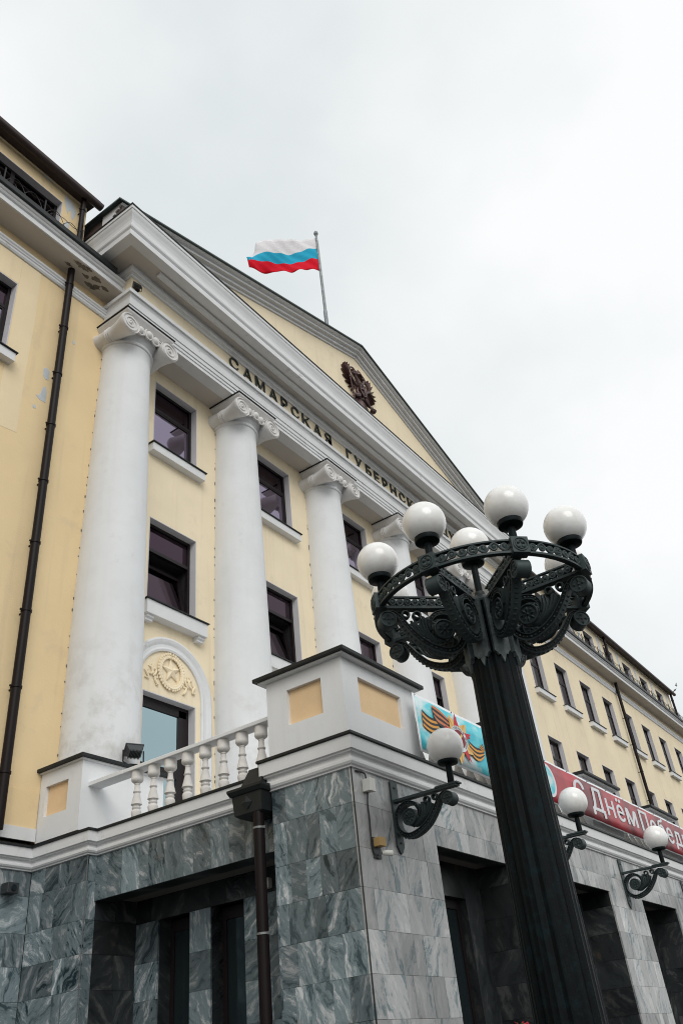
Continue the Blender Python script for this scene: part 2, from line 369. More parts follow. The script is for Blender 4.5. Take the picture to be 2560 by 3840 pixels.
def font_mesh(txt, x0, x1, z0, z1, y, depth, m, name, parent, shear=0, bold=0., bev=0.):
    cu = bpy.data.curves.new('tmp_font', 'FONT'); cu.body = txt; cu.shear = shear; cu.offset = bold; cu.resolution_u = 3
    o = bpy.data.objects.new('tmp_font', cu); C.objects.link(o)
    bpy.context.view_layer.update()
    dg = bpy.context.evaluated_depsgraph_get()
    me = bpy.data.meshes.new_from_object(o.evaluated_get(dg)); bpy.data.objects.remove(o); bpy.data.curves.remove(cu)
    xs = [v.co.x for v in me.vertices]; ys = [v.co.y for v in me.vertices]
    ax, bx, ay, by = min(xs), max(xs), min(ys), max(ys)
    bm = bmesh.new(); bm.from_mesh(me)
    bmesh.ops.remove_doubles(bm, verts=bm.verts, dist=1e-5)
    if depth > 0:
        g = bmesh.ops.extrude_face_region(bm, geom=bm.faces[:])
        for e in g['geom']:
            if isinstance(e, bmesh.types.BMVert): e.co.z = 1.0
    for v in bm.verts:
        X = x0 + (v.co.x - ax) / (bx - ax) * (x1 - x0); Z = z0 + (v.co.y - ay) / (by - ay) * (z1 - z0); d = v.co.z
        v.co = (X, y - d * depth, Z)
    bmesh.ops.recalc_face_normals(bm, faces=bm.faces)
    bm.to_mesh(me); bm.free(); me.materials.clear(); me.materials.append(m); me.name = name
    return link(name, me, parent)

unit = MB().box(-.5, .5, -.5, .5, -.5, .5)
UNIT = {}
def slab_obj(m, parent, x0, x1, y0, y1, z0, z1):
    if m.name not in UNIT: UNIT[m.name] = unit.mesh('slab', m)
    o = link('slab', UNIT[m.name], parent)
    o.location = ((x0 + x1) / 2, (y0 + y1) / 2, (z0 + z1) / 2); o.scale = (x1 - x0, y1 - y0, z1 - z0)
    o.rotation_euler = (random.uniform(-.004, .004), random.uniform(-.004, .004), random.uniform(-.006, .006))
    return o
ROWS = [4.595, 4.2, 3.72, 3.31, 2.90, 2.49, 2.09, 1.68]
LOW = [1.68, 1.27, .86, .43, 0.]
def slabs(m, parent, plane, c, u0, u1, rows, wd, th=.03, sgn=-1, mb=None, rnd=random):
    """marble facing: plane 'x' faces sgn*X at x=c, plane 'y' faces sgn*Y at y=c"""
    for i in range(len(rows) - 1):
        n = max(1, round((u1 - u0) / wd)); cuts = [u0]
        for k in range(1, n): cuts.append(u0 + (u1 - u0) * (k + rnd.uniform(-.28, .28)) / n)
        cuts.append(u1)
        for k in range(n):
            if n > 2 and rnd.random() < .0: continue
            a, b = cuts[k] + .0012, cuts[k + 1] - .0012; t, bt = rows[i] - .0015, rows[i + 1] + .0015
            j = rnd.uniform(0, .004)
            lo, hi = (c + j, c + th) if sgn < 0 else (c - th, c - j)
            A = (lo, hi, a, b, bt, t) if plane == 'x' else (a, b, lo, hi, bt, t)
            if mb is None: slab_obj(m, parent, *A)
            else: mb.box(*A)

# ------------------------------------------------------------------ ground
pv = MB().box(-400, 400, -400, 400, -.5, 0); pv.obj('pavement', PAVE, None, kind='structure')

# ------------------------------------------------------------------ building
YW = 10.97
B = thing('government_building', 'long pale yellow four storey building with six white columns and a pediment', 'building', (18, YW, 0))
Bi = B
def bp(mb, name, mats, parent=None, bevel=0, **kw):
    o = mb.obj(name, mats, parent or B, bevel, **kw)
    if parent is None: o.matrix_parent_inverse = Matrix.Translation((-18, -YW, 0))
    return o
# window openings on the wall plane (x0, x1, z0, z1)
CEN_X = [(9.945, 11.328), (13.56, 14.932), (17.29, 18.672), (20.93, 22.31), (24.57, 25.95)]
WING_X = [(30.12 + 2.806 * i, 31.50 + 2.806 * i) for i in range(10)]
ROW1, ROW2, DOOR = (13.62, 15.585), (9.70, 11.74), (4.93, 7.90)
open_c = [(a, b, *ROW1) for a, b in CEN_X] + [(a, b, *ROW2) for a, b in CEN_X] + [(a, b, *DOOR) for a, b in CEN_X]
open_l = [(4.79, 6.17, *ROW1), (4.79, 6.17, *ROW2)]
open_r = [(a, b, *ROW1) for a, b in WING_X] + [(a, b, *ROW2) for a, b in WING_X]
open_al = [(3.3, 6.888, 17.7, 19.06)]
ATT_X = [(29.90 + 2.82 * i, 31.30 + 2.82 * i) for i in range(8)]
open_ar = [(a, b, 17.7, 19.06) for a, b in ATT_X]
def wall_sheet(x0, x1, z0, z1, holes, name='wall', m=None, y=YW, th=.3):
    xs = sorted(set([x0, x1] + [h[i] for h in holes for i in (0, 1)])); zs = sorted(set([z0, z1] + [h[i] for h in holes for i in (2, 3)]))
    mb = MB(); vid = {}
    def V(x, z):
        if (x, z) not in vid: vid[(x, z)] = len(mb.v); mb.v.append((x, y, z))
        return vid[(x, z)]
    for i in range(len(xs) - 1):
        for j in range(len(zs) - 1):
            cx, cz = (xs[i] + xs[i + 1]) / 2, (zs[j] + zs[j + 1]) / 2
            if any(h[0] < cx < h[1] and h[2] < cz < h[3] for h in holes): continue
            mb.f.append((V(xs[i], zs[j]), V(xs[i + 1], zs[j]), V(xs[i + 1], zs[j + 1]), V(xs[i], zs[j + 1]))); mb.m.append(0); mb.sm.append(False)
    n = len(mb.v)
    mb.v += [(x, y + th, z) for x, _, z in mb.v[:n]]
    fr = list(mb.f)
    edge = {}
    for f in fr:
        for k in range(4):
            e = (f[k], f[(k + 1) % 4]); edge[e] = 1
    for f in fr: mb.f.append(tuple(i + n for i in f[::-1])); mb.m.append(0); mb.sm.append(False)
    for (a, b) in edge:
        if (b, a) not in edge: mb.f.append((b, a, a + n, b + n)); mb.m.append(0); mb.sm.append(False)
    return bp(mb, name, m or YEL)
wall_sheet(-8, 8.41, 4.94, 16.90, open_l)
wall_sheet(8.41, 27.69, 4.94, 15.96, open_c, m=CREAM)
wall_sheet(27.69, 60, 4.94, 16.90, open_r, m=CREAM)
wall_sheet(-8, 7.55, 16.90, 19.62, open_al)
wall_sheet(28.7, 52.8, 16.90, 19.62, open_ar, m=CREAM)
core = MB().box(-8, 60, 11.62, 22, 0, 17.3).box(-8, 7.55, 11.62, 20, 17.3, 19.5).box(28.7, 52.8, 11.62, 20, 17.3, 19.5)
core.box(7.25, 7.55, 11.27, 11.7, 16.9, 19.6).box(52.5, 52.8, 11.27, 11.7, 16.9, 19.6).box(-8, -7.8, 11.2, 11.7, 0, 17)
bp(core, 'building_core', YEL)

win_cache = {}
def window(x0, x1, z0, z1, kind):
    """frame is the part; reveal, pane and sill are its sub-parts"""
    D = YW + .165
    w_, h_ = x1 - x0, z1 - z0
    f = MB(); t = .065
    def fr(a, b, c, d, y0=D, y1=D + .07, tt=t):
        f.box(a, b, y0, y1, c, c + tt); f.box(a, b, y0, y1, d - tt, d); f.box(a, a + tt, y0 + .001, y1 - .001, c + tt, d - tt); f.box(b - tt, b, y0 + .001, y1 - .001, c + tt, d - tt)
    lx0, lx1 = x0 + .02, x1 - .02
    fr(lx0, lx1, z0 + .02, z1 - .02)
    panes = []
    if kind in ('up', 'tilt', 'wing'):
        zt = z0 + h_ * (.66 if kind != 'wing' else .64)
        f.box(lx0 + t, lx1 - t, D + .002, D + .068, zt, zt + .075)
        panes.append((lx0 + t, lx1 - t, zt + .075, z1 - .02 - t, 0))
        if kind == 'tilt':
            panes.append((lx0 + t, lx1 - t, z0 + .02 + t, zt, .24))
        else:
            f.box(lx0 + t, lx0 + t + .045, D + .01, D + .06, z0 + .085, zt); f.box(lx1 - t - .045, lx1 - t, D + .01, D + .06, z0 + .085, zt)
            f.box(lx0 + t + .045, lx1 - t - .045, D + .01, D + .06, z0 + .085, z0 + .13); f.box(lx0 + t + .045, lx1 - t - .045, D + .01, D + .06, zt - .045, zt)
            panes.append((lx0 + t + .045, lx1 - t - .045, z0 + .13, zt - .045, 0))
    elif kind == 'attic':
        n = max(1, round(w_ / 1.2))
        for i in range(1, n):
            xm = lx0 + (lx1 - lx0) * i / n; f.box(xm - .05, xm + .05, D + .002, D + .068, z0 + .085, z1 - .085)
        panes.append((lx0 + t, lx1 - t, z0 + .085, z1 - .085, 0))
    else:                                    # balcony door
        zt = z0 + 1.55
        f.box(lx0 + t, lx1 - t, D + .002, D + .068, zt, zt + .16); xm = lx0 + .52
        f.box(lx1 - .26, lx1 - t, D + .002, D + .066, zt + .16, z1 - .085); f.box(xm, xm + .16, D + .003, D + .066, z0 + .085, zt)
        f.box(lx1 - .3, lx1 - t, D + .003, D + .066, z0 + .085, zt); f.box(lx0 + t, lx1 - t, D + .002, D + .068, z1 - .22, z1 - .085)
        panes.append((lx0 + t, lx1 - .26, zt + .16, z1 - .22, 0)); panes.append((xm + .16, lx1 - .3, z0 + .085, zt, 0)); panes.append((lx0 + t, xm, z0 + .085, zt, 0))
    wo = bp(f, 'window' if kind != 'door' else 'balcony_door', FRAME)
    for (a, b, c, d, tl) in panes:
        m = MB()
        if tl:                               # sash tilted inwards at the top
            m2 = MB(); tt = .07
            for (p, q, r_, s_) in ((a, b, c, c + tt), (a, b, d - tt - .16, d - .16), (a, a + tt, c + tt, d - tt - .16), (b - tt, b, c + tt, d - tt - .16)):
                vs = []
                for z in (r_, s_):
                    yo = (z - c) / (d - c) * tl
                    vs += [(p, D + .02 + yo, z), (q, D + .02 + yo, z), (q, D + .075 + yo, z), (p, D + .075 + yo, z)]
                m2.add(vs, [(0, 1, 5, 4), (1, 2, 6, 5), (2, 3, 7, 6), (3, 0, 4, 7), (0, 3, 2, 1), (4, 5, 6, 7)])
            mo = m2.obj('tilted_sash', FRAME, wo)
            ya, yb = D + .045 + tt / (d - c) * tl, D + .045 + (d - tt - .16 - c) / (d - c) * tl
            m.add([(a + tt, ya, c + tt), (b - tt, ya, c + tt), (b - tt, yb, d - tt - .16), (a + tt, yb, d - tt - .16), (a + tt, ya + .01, c + tt), (b - tt, ya + .01, c + tt), (b - tt, yb + .01, d - tt - .16), (a + tt, yb + .01, d - tt - .16)],
                  [(0, 1, 2, 3), (7, 6, 5, 4), (0, 4, 5, 1), (3, 2, 6, 7), (0, 3, 7, 4), (1, 5, 6, 2)])
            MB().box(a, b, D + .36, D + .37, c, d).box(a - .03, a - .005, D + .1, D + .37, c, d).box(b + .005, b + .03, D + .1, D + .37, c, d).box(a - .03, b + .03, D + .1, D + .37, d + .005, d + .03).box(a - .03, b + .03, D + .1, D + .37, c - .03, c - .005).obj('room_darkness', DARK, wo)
        else:
            m.box(a, b, D + .03, D + .04, c, d)
        m.obj('pane', GLD if kind == 'door' else (GLW if kind in ('wing', 'attic') else (GLM if (tl or c > zt) else GLS)), wo)
    rv = MB(); e = .02; y0, y1 = YW - .004, YW + .245
    rv.box(x0, x0 + e, y0, y1, z0, z1).box(x1 - e, x1, y0, y1, z0, z1).box(x0 + e, x1 - e, y0, y1, z1 - e, z1).box(x0 + e, x1 - e, y0 + .01, y1, z0, z0 + e)
    rv.obj('reveal', REV, wo)
    if kind in ('up', 'wing'):
        s_ = MB().box(x0 - .12, x1 + .12, YW - .17, YW + .14, z0 - .24, z0 - .035)
        so = s_.obj('sill', TRIM, wo, .006)
        MB().box(x0 - .15, x1 + .15, YW - .205, YW + .15, z0 - .033, z0 - .012).obj('sill_flashing', FLASH, wo)
    elif kind == 'tilt':
        s_ = MB().box(x0 - .14, x1 + .14, YW - .20, YW + .14, z0 - .33, z0 - .035)
        s_.obj('sill', TRIM, wo, .006)
        for xx in (x0 - .1, x1 - .08): MB().prism([(YW - .15, z0 - .33), (YW - .15, z0 - .38), (YW - .11, z0 - .40), (YW - .11, z0 - .44), (YW, z0 - .44), (YW, z0 - .33)], 'x', xx, xx + .19).obj('sill_corbel', TRIM, wo)
        MB().box(x0 - .17, x1 + .17, YW - .235, YW + .15, z0 - .033, z0 - .012).obj('sill_flashing', FLASH, wo)
    for ch in wo.children: ch.matrix_parent_inverse = Matrix.Identity(4)
    return wo
for (a, b) in CEN_X:
    window(a, b, *ROW1, 'up'); window(a, b, *ROW2, 'tilt'); window(a, b, *DOOR, 'door')
for h in open_l: window(*h, 'up')
for h in open_r: window(*h, 'wing')
for h in open_al + open_ar: window(*h, 'attic')
# pilaster niches between the attic windows
for i in range(8):
    x = ATT_X[i][1] + .62
    bp(MB().prism([(x, 17.5), (x + .30, 17.5), (x + .30, 19.25), (x + .15, 19.36), (x, 19.25)], 'y', YW - .012, YW + .02), 'pale_pilaster_strip', PEEL)

# arch surrounds of the balcony doors
def arch_surround(cx):
    mb = MB(); zs = 8.01; pr = [(.82, 0), (.82, -.035), (.86, -.05), (.90, -.035), (.95, -.035), (1.0, -.06), (1.05, -.075), (1.09, -.06), (1.09, 0)]
    st = [(4.94, None)] + [(zs, k) for k in range(0, 25)] + [(4.94, 'e')]
    vs, fs = [], []
    for (z, k) in st:
        for (r_, dy) in pr:
            if k is None: vs.append((cx + r_, YW + dy - .001, z))
            elif k == 'e': vs.append((cx - r_, YW + dy - .001, z))
            else:
                a = PI * k / 24; vs.append((cx + r_ * math.cos(a), YW + dy - .001, zs + r_ * math.sin(a)))
    n = len(pr)
    for i in range(len(st) - 1):
        for j in range(n - 1): fs.append((i * n + j, (i + 1) * n + j, (i + 1) * n + j + 1, i * n + j + 1))
    mb.add(vs, fs, 0, False)
    return bp(mb, 'arch_surround', TRIM)
for (a, b) in CEN_X: arch_surround((a + b) / 2)
# star, wreath and ribbons in the arch heads
def star_relief(cx):
    cz, y = 8.44, YW - .002
    mb = MB(); ro, ri = .235, .095; vs = [(cx, y - .075, cz)]
    for k in range(10):
        a = PI / 2 + k * PI / 5 + .12; r_ = ro if k % 2 == 0 else ri; vs.append((cx + r_ * math.cos(a), y - .028, cz + r_ * math.sin(a)))
    n = len(vs); vs += [(v[0], y, v[2]) for v in vs[1:]]
    fs = [(0, 1 + k, 1 + (k + 1) % 10) for k in range(10)] + [(1 + k, n + k, n + (k + 1) % 10, 1 + (k + 1) % 10) for k in range(10)]
    mb.add(vs, fs)
    st = bp(mb, 'star_relief', CREAM)
    wr = MB(); wr.tube([(cx + .3 * math.cos(a), y - .02, cz - .02 + .33 * math.sin(a)) for a in [R(100 + i * 340 / 40) for i in range(41)]], [.018 + .022 * math.sin(PI * i / 40) for i in range(41)], 6)
    for i in range(34):
        a = R(100 + i * 340 / 33); s_ = -1 if i > 16 else 1
        for dr in (-.035, .035):
            aa = a - s_ * .05; wr.ball((cx + (.3 + dr) * math.cos(aa), y - .035, cz - .02 + (.33 + dr) * math.sin(aa)), (.026, .022, .034), 6, 4)
    wr.obj('wreath', CREAM, st)
    for s_ in (-1, 1):
        for k, (dx, dz) in enumerate(((.42, -.12), (.52, -.10), (.62, -.20), (.37, -.28))):
            rb = MB(); pts = []
            for i in range(17):
                q = i / 16; pts.append((cx + s_ * (dx + .045 * math.sin(q * 9 + k)), y - .015 - .012 * math.sin(q * 6), cz + dz + .17 * (q - .5) * 2 * .75 + .03 * math.cos(q * 11)))
            rb.tube(pts, [.011 + .012 * math.sin(PI * i / 16) for i in range(17)], 6); rb.obj('ribbon_curl', CREAM, st)
    for ch in st.children: ch.matrix_parent_inverse = Matrix.Identity(4)
for (a, b) in CEN_X[:3]: star_relief((a + b) / 2)

# plinth bands of the wings
bp(MB().box(-8, 7.97, YW - .035, YW + .1, 4.94, 5.12), 'plinth_band', TRIM)
bp(MB().box(-8, 7.97, YW - .018, YW + .1, 5.12, 5.66), 'plinth_band', YEL)
bp(MB().box(28.2, 60, YW - .035, YW + .1, 4.94, 5.12), 'plinth_band', TRIM)
# wing frieze moulding + cornice + flashing
MOULD = [(0, 16.33), (.03, 16.335), (.055, 16.37), (.055, 16.42), (.075, 16.44), (.075, 16.47), (.10, 16.50), (.10, 16.55), (0, 16.56)]
WCOR = [(0, 16.88), (.50, 16.88), (.53, 16.885), (.53, 17.01), (.50, 17.02), (.50, 17.035), (.55, 17.06), (.57, 17.09), (.57, 17.105), (.60, 17.12), (.62, 17.15), (.62, 17.165), (0, 17.165)]
WFLA = [(.3, 17.167), (.655, 17.167), (.67, 17.19), (.66, 17.33), (.60, 17.36), (0, 17.42), (-.1, 17.3)]
for (a, b, fa, fb) in ((-8, 8.42, -8, 8.08), (27.68, 60, 28.1, 60)):
    bp(MB().sweep([(a, YW), (b, YW)], MOULD), 'wall_moulding', TRIM)
    bp(MB().sweep([(a, YW), (b, YW)], WCOR), 'wing_cornice', [TRIM])
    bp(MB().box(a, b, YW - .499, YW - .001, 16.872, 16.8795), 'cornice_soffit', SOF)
    bp(MB().sweep([(fa, YW), (fb, YW)], WFLA), 'cornice_flashing', FLASH)
# attic eaves, gutters and roofs
for (a, b) in ((-8, 7.62), (28.66, 52.86)):
    bp(MB().box(a, b, YW - .16, YW + .3, 19.55, 19.64), 'eaves_board', GUT)
    g = MB(); pr = [(YW - .30 + .095 * math.cos(t_), 19.50 + .085 * math.sin(t_)) for t_ in [PI + PI * i / 10 for i in range(11)]]
    pr += [(YW - .20, 19.53), (YW - .40, 19.53)]
    g.prism(pr, 'x', a, b + .12); bp(g, 'gutter', GUT)
    bp(MB().add([(a, YW - .34, 19.6), (b + .05, YW - .34, 19.6), (b + .05, 20, 20.9), (a, 20, 20.9), (a, YW - .34, 19.64), (b + .05, YW - .34, 19.64), (b + .05, 20, 20.94), (a, 20, 20.94)],
                [(0, 1, 2, 3), (4, 5, 6, 7), (0, 1, 5, 4), (2, 3, 7, 6), (1, 2, 6, 5), (0, 3, 7, 4)]), 'attic_roof', RUSTY)
def pipe(x, y, z0, z1, r_=.075, lean=0., n=None, name='downpipe', m=None, clampm=None, parent=None):
    o = bp(MB().lathe([(r_, z0), (r_, z1)], (0, 0, 0), 16), name, m or BROWN)
    o.location = (x, y, 0)
    if lean: o.rotation_euler = (0, lean, 0); 
    n = n or int((z1 - z0) / 1.25)
    for i in range(n):
        z = z0 + (z1 - z0) * (i + .6) / n
        c = MB().lathe([(r_ + .002, z - .022), (r_ + .013, z - .018), (r_ + .013, z + .018), (r_ + .002, z + .022)], (0, 0, 0), 16, caps=False)
        c.box(-.012, .012, r_, r_ + .1, z - .012, z + .012); c.box(-r_ - .04, -r_, -.012, .012, z - .015, z + .015)
        c.obj('pipe_clamp', clampm or BROWN, o)
    return o
pipe(7.235, 10.80, 4.99, 16.90, .078)
pipe(40.95, 10.80, 4.99, 16.90, .075)
pipe(7.32, 10.80, 17.3, 19.5, .062, n=2)
pipe(41.2, 10.80, 17.3, 19.5, .07, n=2)
pipe(52.55, 10.80, 17.3, 19.5, .07, n=2)
# railing on the cornice edge
def railing(x0, x1):
    n = max(1, round((x1 - x0) / .99)); st = (x1 - x0) / n; y = YW - .60; zb = 17.34
    rail = bp(MB().tube([(x0, y, zb + .05), (x1, y, zb + .05)], .008, 6), 'cornice_railing', STEEL)
    for i in range(n + 1):
        x = x0 + i * st
        MB().box(x - .014, x + .014, y - .014, y + .014, zb - .05, zb + .40).ball((x, y, zb + .40), .02, 8, 6).obj('railing_post', STEEL, rail)
        if i < n:
            p = MB(); xm = x + st / 2
            for (a0_, b0_, h_) in ((x + .02, xm + .06, .34), (xm - .06, x + st - .02, .34), (x + .10, x + .34, .17)):
                p.tube([(a0_ + (b0_ - a0_) * q / 10, y, zb + h_ * math.sin(PI * q / 10)) for q in range(11)], .007, 5)
            p.tube([(x, y, zb + .33), (x + st * .25, y, zb + .25), (xm, y, zb + .30), (x + st * .75, y, zb + .25), (x + st, y, zb + .33)], .007, 5)
            p.obj('railing_scroll_panel', STEEL, rail)
    for ch in rail.children: ch.matrix_parent_inverse = Matrix.Identity(4)
railing(-1.8, 7.1); railing(29, 59)

# ---- columns
COLX = [8.88, 12.49, 16.14, 19.80, 23.45, 27.10]; YC = 10.78
def column(cx):
    sh = [(.655 - .122 * max(0., (z - 6.0 - 2.2) / 7.0) ** 1.2 if z > 8.2 else .655, z) for z in [5.98 + i * .32 for i in range(29)]]
    ztop = sh[-1][1]; rt_ = sh[-1][0]
    sh += [(rt_ - .002, 15.24), (rt_ + .012, 15.26), (rt_ + .012, 15.30), (rt_ + .045, 15.315), (rt_ + .06, 15.345), (rt_ + .045, 15.375), (rt_ + .01, 15.39), (rt_ + .03, 15.45), (rt_ + .09, 15.53), (rt_ + .12, 15.61), (rt_ + .06, 15.74), (rt_, 15.78)]
    co = bp(MB().lathe(sh, (cx, YC, 0), 56), 'column', COLW)
    ab = MB(); y0 = 9.985; ab.sweep([(cx - .60, YW), (cx - .60, y0 + .1), (cx + .60, y0 + .1), (cx + .60, YW)], [(-.1, 15.765), (.0, 15.765), (.02, 15.79), (.05, 15.83), (.085, 15.875), (.09, 15.90), (.09, 15.925), (-.1, 15.925)])
    ab.obj('abacus', CAPW, co)
    MB().sweep([(cx - .60, YW), (cx - .60, y0 + .1), (cx + .60, y0 + .1), (cx + .60, YW)], [(-.05, 15.927), (.115, 15.927), (.118, 15.946), (-.05, 15.948)]).obj('abacus_flashing', FLASH, co)
    MB().box(cx - .6, cx + .6, 10.1, YW - .002, 15.73, 15.768).obj('abacus_soffit', CAPW, co)
    for s_ in (-1, 1):
        vx = cx + s_ * .575; vz = 15.52
        bo = MB()
        bo.lathe([(.02, y0 + .02), (.235, y0 + .02), (.25, y0 + .0), (.258, y0 + .03), (.25, y0 + .07), (.235, y0 + .12), (.20, y0 + .24), (.175, y0 + .40), (.170, y0 + .52), (.185, y0 + .55), (.165, y0 + .58), (.185, y0 + .61), (.165, y0 + .64), (.185, y0 + .67), (.17, y0 + .70), (.18, y0 + .85), (.20, YW + .01)], (vx, 0, vz), 28, 'y')
        bo.obj('volute_bolster', CAPW, co)
        sp = MB(); pts, rs = [], []
        for i in range(64):
            q = i / 63; a = -s_ * (q * 2.6 * 2 * PI) + (PI / 2); r_ = .232 * (1 - q) ** 1.05 + .016
            pts.append((vx + r_ * math.cos(a), y0 + .012, vz + r_ * math.sin(a))); rs.append(.021 * (1 - q * .55))
        sp.tube(pts, rs, 6); sp.ball((vx, y0 + .01, vz), (.034, .03, .034), 10, 6)
        sp.obj('volute_spiral', CAPW, co)
    for k, ex in enumerate((-.22, 0, .22)):
        e = MB().ball((cx + ex, y0 + .12 - .03 * (k == 1), 15.64), (.082, .085, .105), 14, 9)
        e.tube([(cx + ex + .103 * math.sin(t_), y0 + .11 - .03 * (k == 1), 15.655 - .145 * math.cos(t_)) for t_ in [R(-130 + 26 * i) for i in range(11)]], .022, 6)
        e.obj('egg', CAPW, co)
    for ex in (-.33, -.11, .11, .33):
        MB().ball((cx + ex, y0 + .11, 15.60), (.02, .03, .07), 8, 5).obj('dart', CAPW, co)
    for ch in co.children: ch.matrix_parent_inverse = Matrix.Identity(4)
    return co
for cx in COLX: column(cx)
rq = random.Random(3)
for cx in COLX[:4]:
    for k in range(26):
        z = 6.2 + 9.0 * (k + rq.random()) / 26; hr = math.sqrt(max(.01, (.655 - .122 * max(0., (z - 8.2) / 7.0) ** 1.2) ** 2 - (YW - YC) ** 2))
        h_ = rq.uniform(.015, .09) * (1 if cx > 9 else .6); bp(MB().box(cx - hr - rq.uniform(.012, .022), cx - hr + .004, YW - rq.uniform(.004, .012), YW + .003, z, z + h_), 'plaster_crack', PEELD)

# ---- entablature
EP = [(8.40, YW), (8.40, 10.19), (27.70, 10.19), (27.70, YW)]
ARCH = [(-.3, 15.95), (0, 15.95), (0, 16.05), (.022, 16.053), (.022, 16.14), (.044, 16.143), (.044, 16.26), (.066, 16.263), (.066, 16.43), (.055, 16.44), (.06, 16.50), (.085, 16.55), (.085, 16.575), (.13, 16.58), (.13, 16.69), (-.1, 16.71), (-.3, 16.70)]
bp(MB().sweep(EP, ARCH), 'architrave', TRIM)
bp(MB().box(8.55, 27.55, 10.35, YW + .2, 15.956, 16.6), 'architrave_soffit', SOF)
FRZ = MB().box(8.401, 27.699, 10.20, 11.3, 16.64, 17.5)
bp(FRZ, 'frieze', CREAM)
bp(MB().box(8.376, 8.42, 10.42, YW - .002, 16.70, 17.49), 'frieze_end_block', TRIM)
BED = [(-.2, 17.235), (.012, 17.235), (.03, 17.24), (.04, 17.255), (.048, 17.28), (.07, 17.285), (.07, 17.30), (.11, 17.305), (.115, 17.32), (.115, 17.49), (-.2, 17.50)]
bp(MB().sweep(EP, BED), 'bed_moulding', TRIM)
CPT = [(8.40, 12.2), (8.40, 10.19), (27.70, 10.19), (27.70, 12.2)]
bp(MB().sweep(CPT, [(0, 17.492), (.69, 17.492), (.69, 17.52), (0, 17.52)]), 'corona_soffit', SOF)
COR = [(-.1, 17.512), (.69, 17.485), (.72, 17.485), (.72, 17.65), (.67, 17.655), (.67, 17.70), (.70, 17.715), (.728, 17.75), (.735, 17.80), (.72, 17.85), (.67, 17.865), (.67, 17.90), (.69, 17.905), (.665, 17.92), (.645, 17.97), (.635, 18.05), (.64, 18.14), (.665, 18.24), (.70, 18.33), (.712, 18.39), (.712, 18.405), (.73, 18.41), (.73, 18.50), (-.1, 18.53)]
bp(MB().sweep(CPT, COR), 'main_cornice', TRIM)
bp(MB().sweep(CPT, [(.3, 18.517), (.745, 18.503), (.75, 18.538), (.0, 18.59), (-.4, 18.58)]), 'cornice_flashing', FLASH)
bp(MB().prism([(9.745, 17.49), (9.745, 17.445), (9.785, 17.42), (9.87, 17.42), (9.89, 17.44), (9.89, 17.49)], 'x', 8.86, 27.24), 'soffit_strip', TRIM)
# pediment
AX, AZT, SL = 18.07, 22.22, .320
def ztop(x): return AZT - SL * abs(x - AX)
xl, xr = 7.66, 28.48
bp(MB().prism([(9.0, 18.5), (27.1, 18.5), (27.1, ztop(27.1) - .2), (AX, AZT - .2), (9.0, ztop(9.0) - .2)], 'y', 10.17, 10.6), 'tympanum', CREAM)
RAKE = [(-.3, -.35), (.02, -.35), (.045, -.34), (.05, -.265), (.125, -.255), (.13, -.245), (.13, -.175), (.15, -.165), (.165, -.155), (.235, -.15), (.24, -.14), (.24, -.075), (.27, -.065), (.31, -.05), (.345, -.02), (.35, .0), (-.3, .0)]
for (a, b) in ((xl, AX), (AX, xr)):
    mb = MB(); vs, k = [], len(RAKE)
    for x in (a, b):
        for (o, dz) in RAKE: vs.append((x, 10.17 - o, ztop(x) + dz))
    mb.add(vs, [(j, j + k, j + 1 + k, j + 1) for j in range(k - 1)] + [tuple(range(k)), tuple(range(k, 2 * k))[::-1]])
    bp(mb, 'raking_cornice', TRIM)
    rf = MB(); vs = []
    for x in (a - (.12 if x == b and a == xl else 0), b):
        for (y, dz) in ((9.765, .003), (9.765, .05), (16, .05), (16, .003)): vs.append((x, y, ztop(x) + dz))
    rf.add(vs, [(0, 1, 2, 3), (4, 5, 6, 7), (0, 4, 5, 1), (1, 5, 6, 2), (2, 6, 7, 3), (3, 7, 4, 0)])
    bp(rf, 'pediment_roof', ROOF)
for (a, b) in ((7.70, 7.92), (28.22, 28.44)):
    bp(MB().box(a, b, 9.86, 12.2, 18.5, 18.88), 'roof_parapet', RUSTY)
# peeled plaster patches
def patch(pts, y, name, m, axis='y', th=.004):
    mb = MB()
    if axis == 'y': mb.prism(pts, 'y', y - th, y + .003)
    else: mb.prism(pts, 'z', y - th, y + .003)
    bp(mb, name, m)
def blob(cx, cz, rx, rz, n=16, rough=.35, seed=0):
    rr = random.Random(seed); return [(cx + rx * math.cos(2 * PI * i / n) * (1 + rr.uniform(-rough, rough)), cz + rz * math.sin(2 * PI * i / n) * (1 + rr.uniform(-rough, rough))) for i in range(n)]
patch([(6.93, 19.42), (7.0, 19.36), (7.10, 19.33), (7.20, 19.24), (7.26, 19.12), (7.26, 18.98), (7.22, 18.80), (7.18, 18.72), (7.15, 18.86), (7.12, 19.0), (7.08, 18.98), (7.06, 18.82), (7.02, 18.86), (6.97, 19.02), (6.93, 19.2)], YW, 'peeled_patch', PEEL)
patch(blob(7.08, 18.35, .07, .2, seed=3), YW, 'peeled_patch', PEEL)
patch(blob(6.42, 19.46, .16, .04, seed=4), YW, 'peeled_patch', PEEL)
patch([(7.02, 13.86), (7.10, 13.90), (7.16, 13.86), (7.16, 13.62), (7.08, 13.60), (7.02, 13.68)], YW, 'peeled_patch', PEEL)
patch([(7.06, 13.36), (7.12, 13.42), (7.16, 13.30), (7.16, 13.02), (7.02, 13.02), (6.93, 13.08), (7.02, 13.14)], YW, 'peeled_patch', PEEL)
patch(blob(6.93, 12.78, .035, .05, seed=5), YW, 'peeled_patch', PEEL)
patch(blob(7.63, 15.05, .04, .05, seed=8), YW, 'peeled_patch', PEEL)
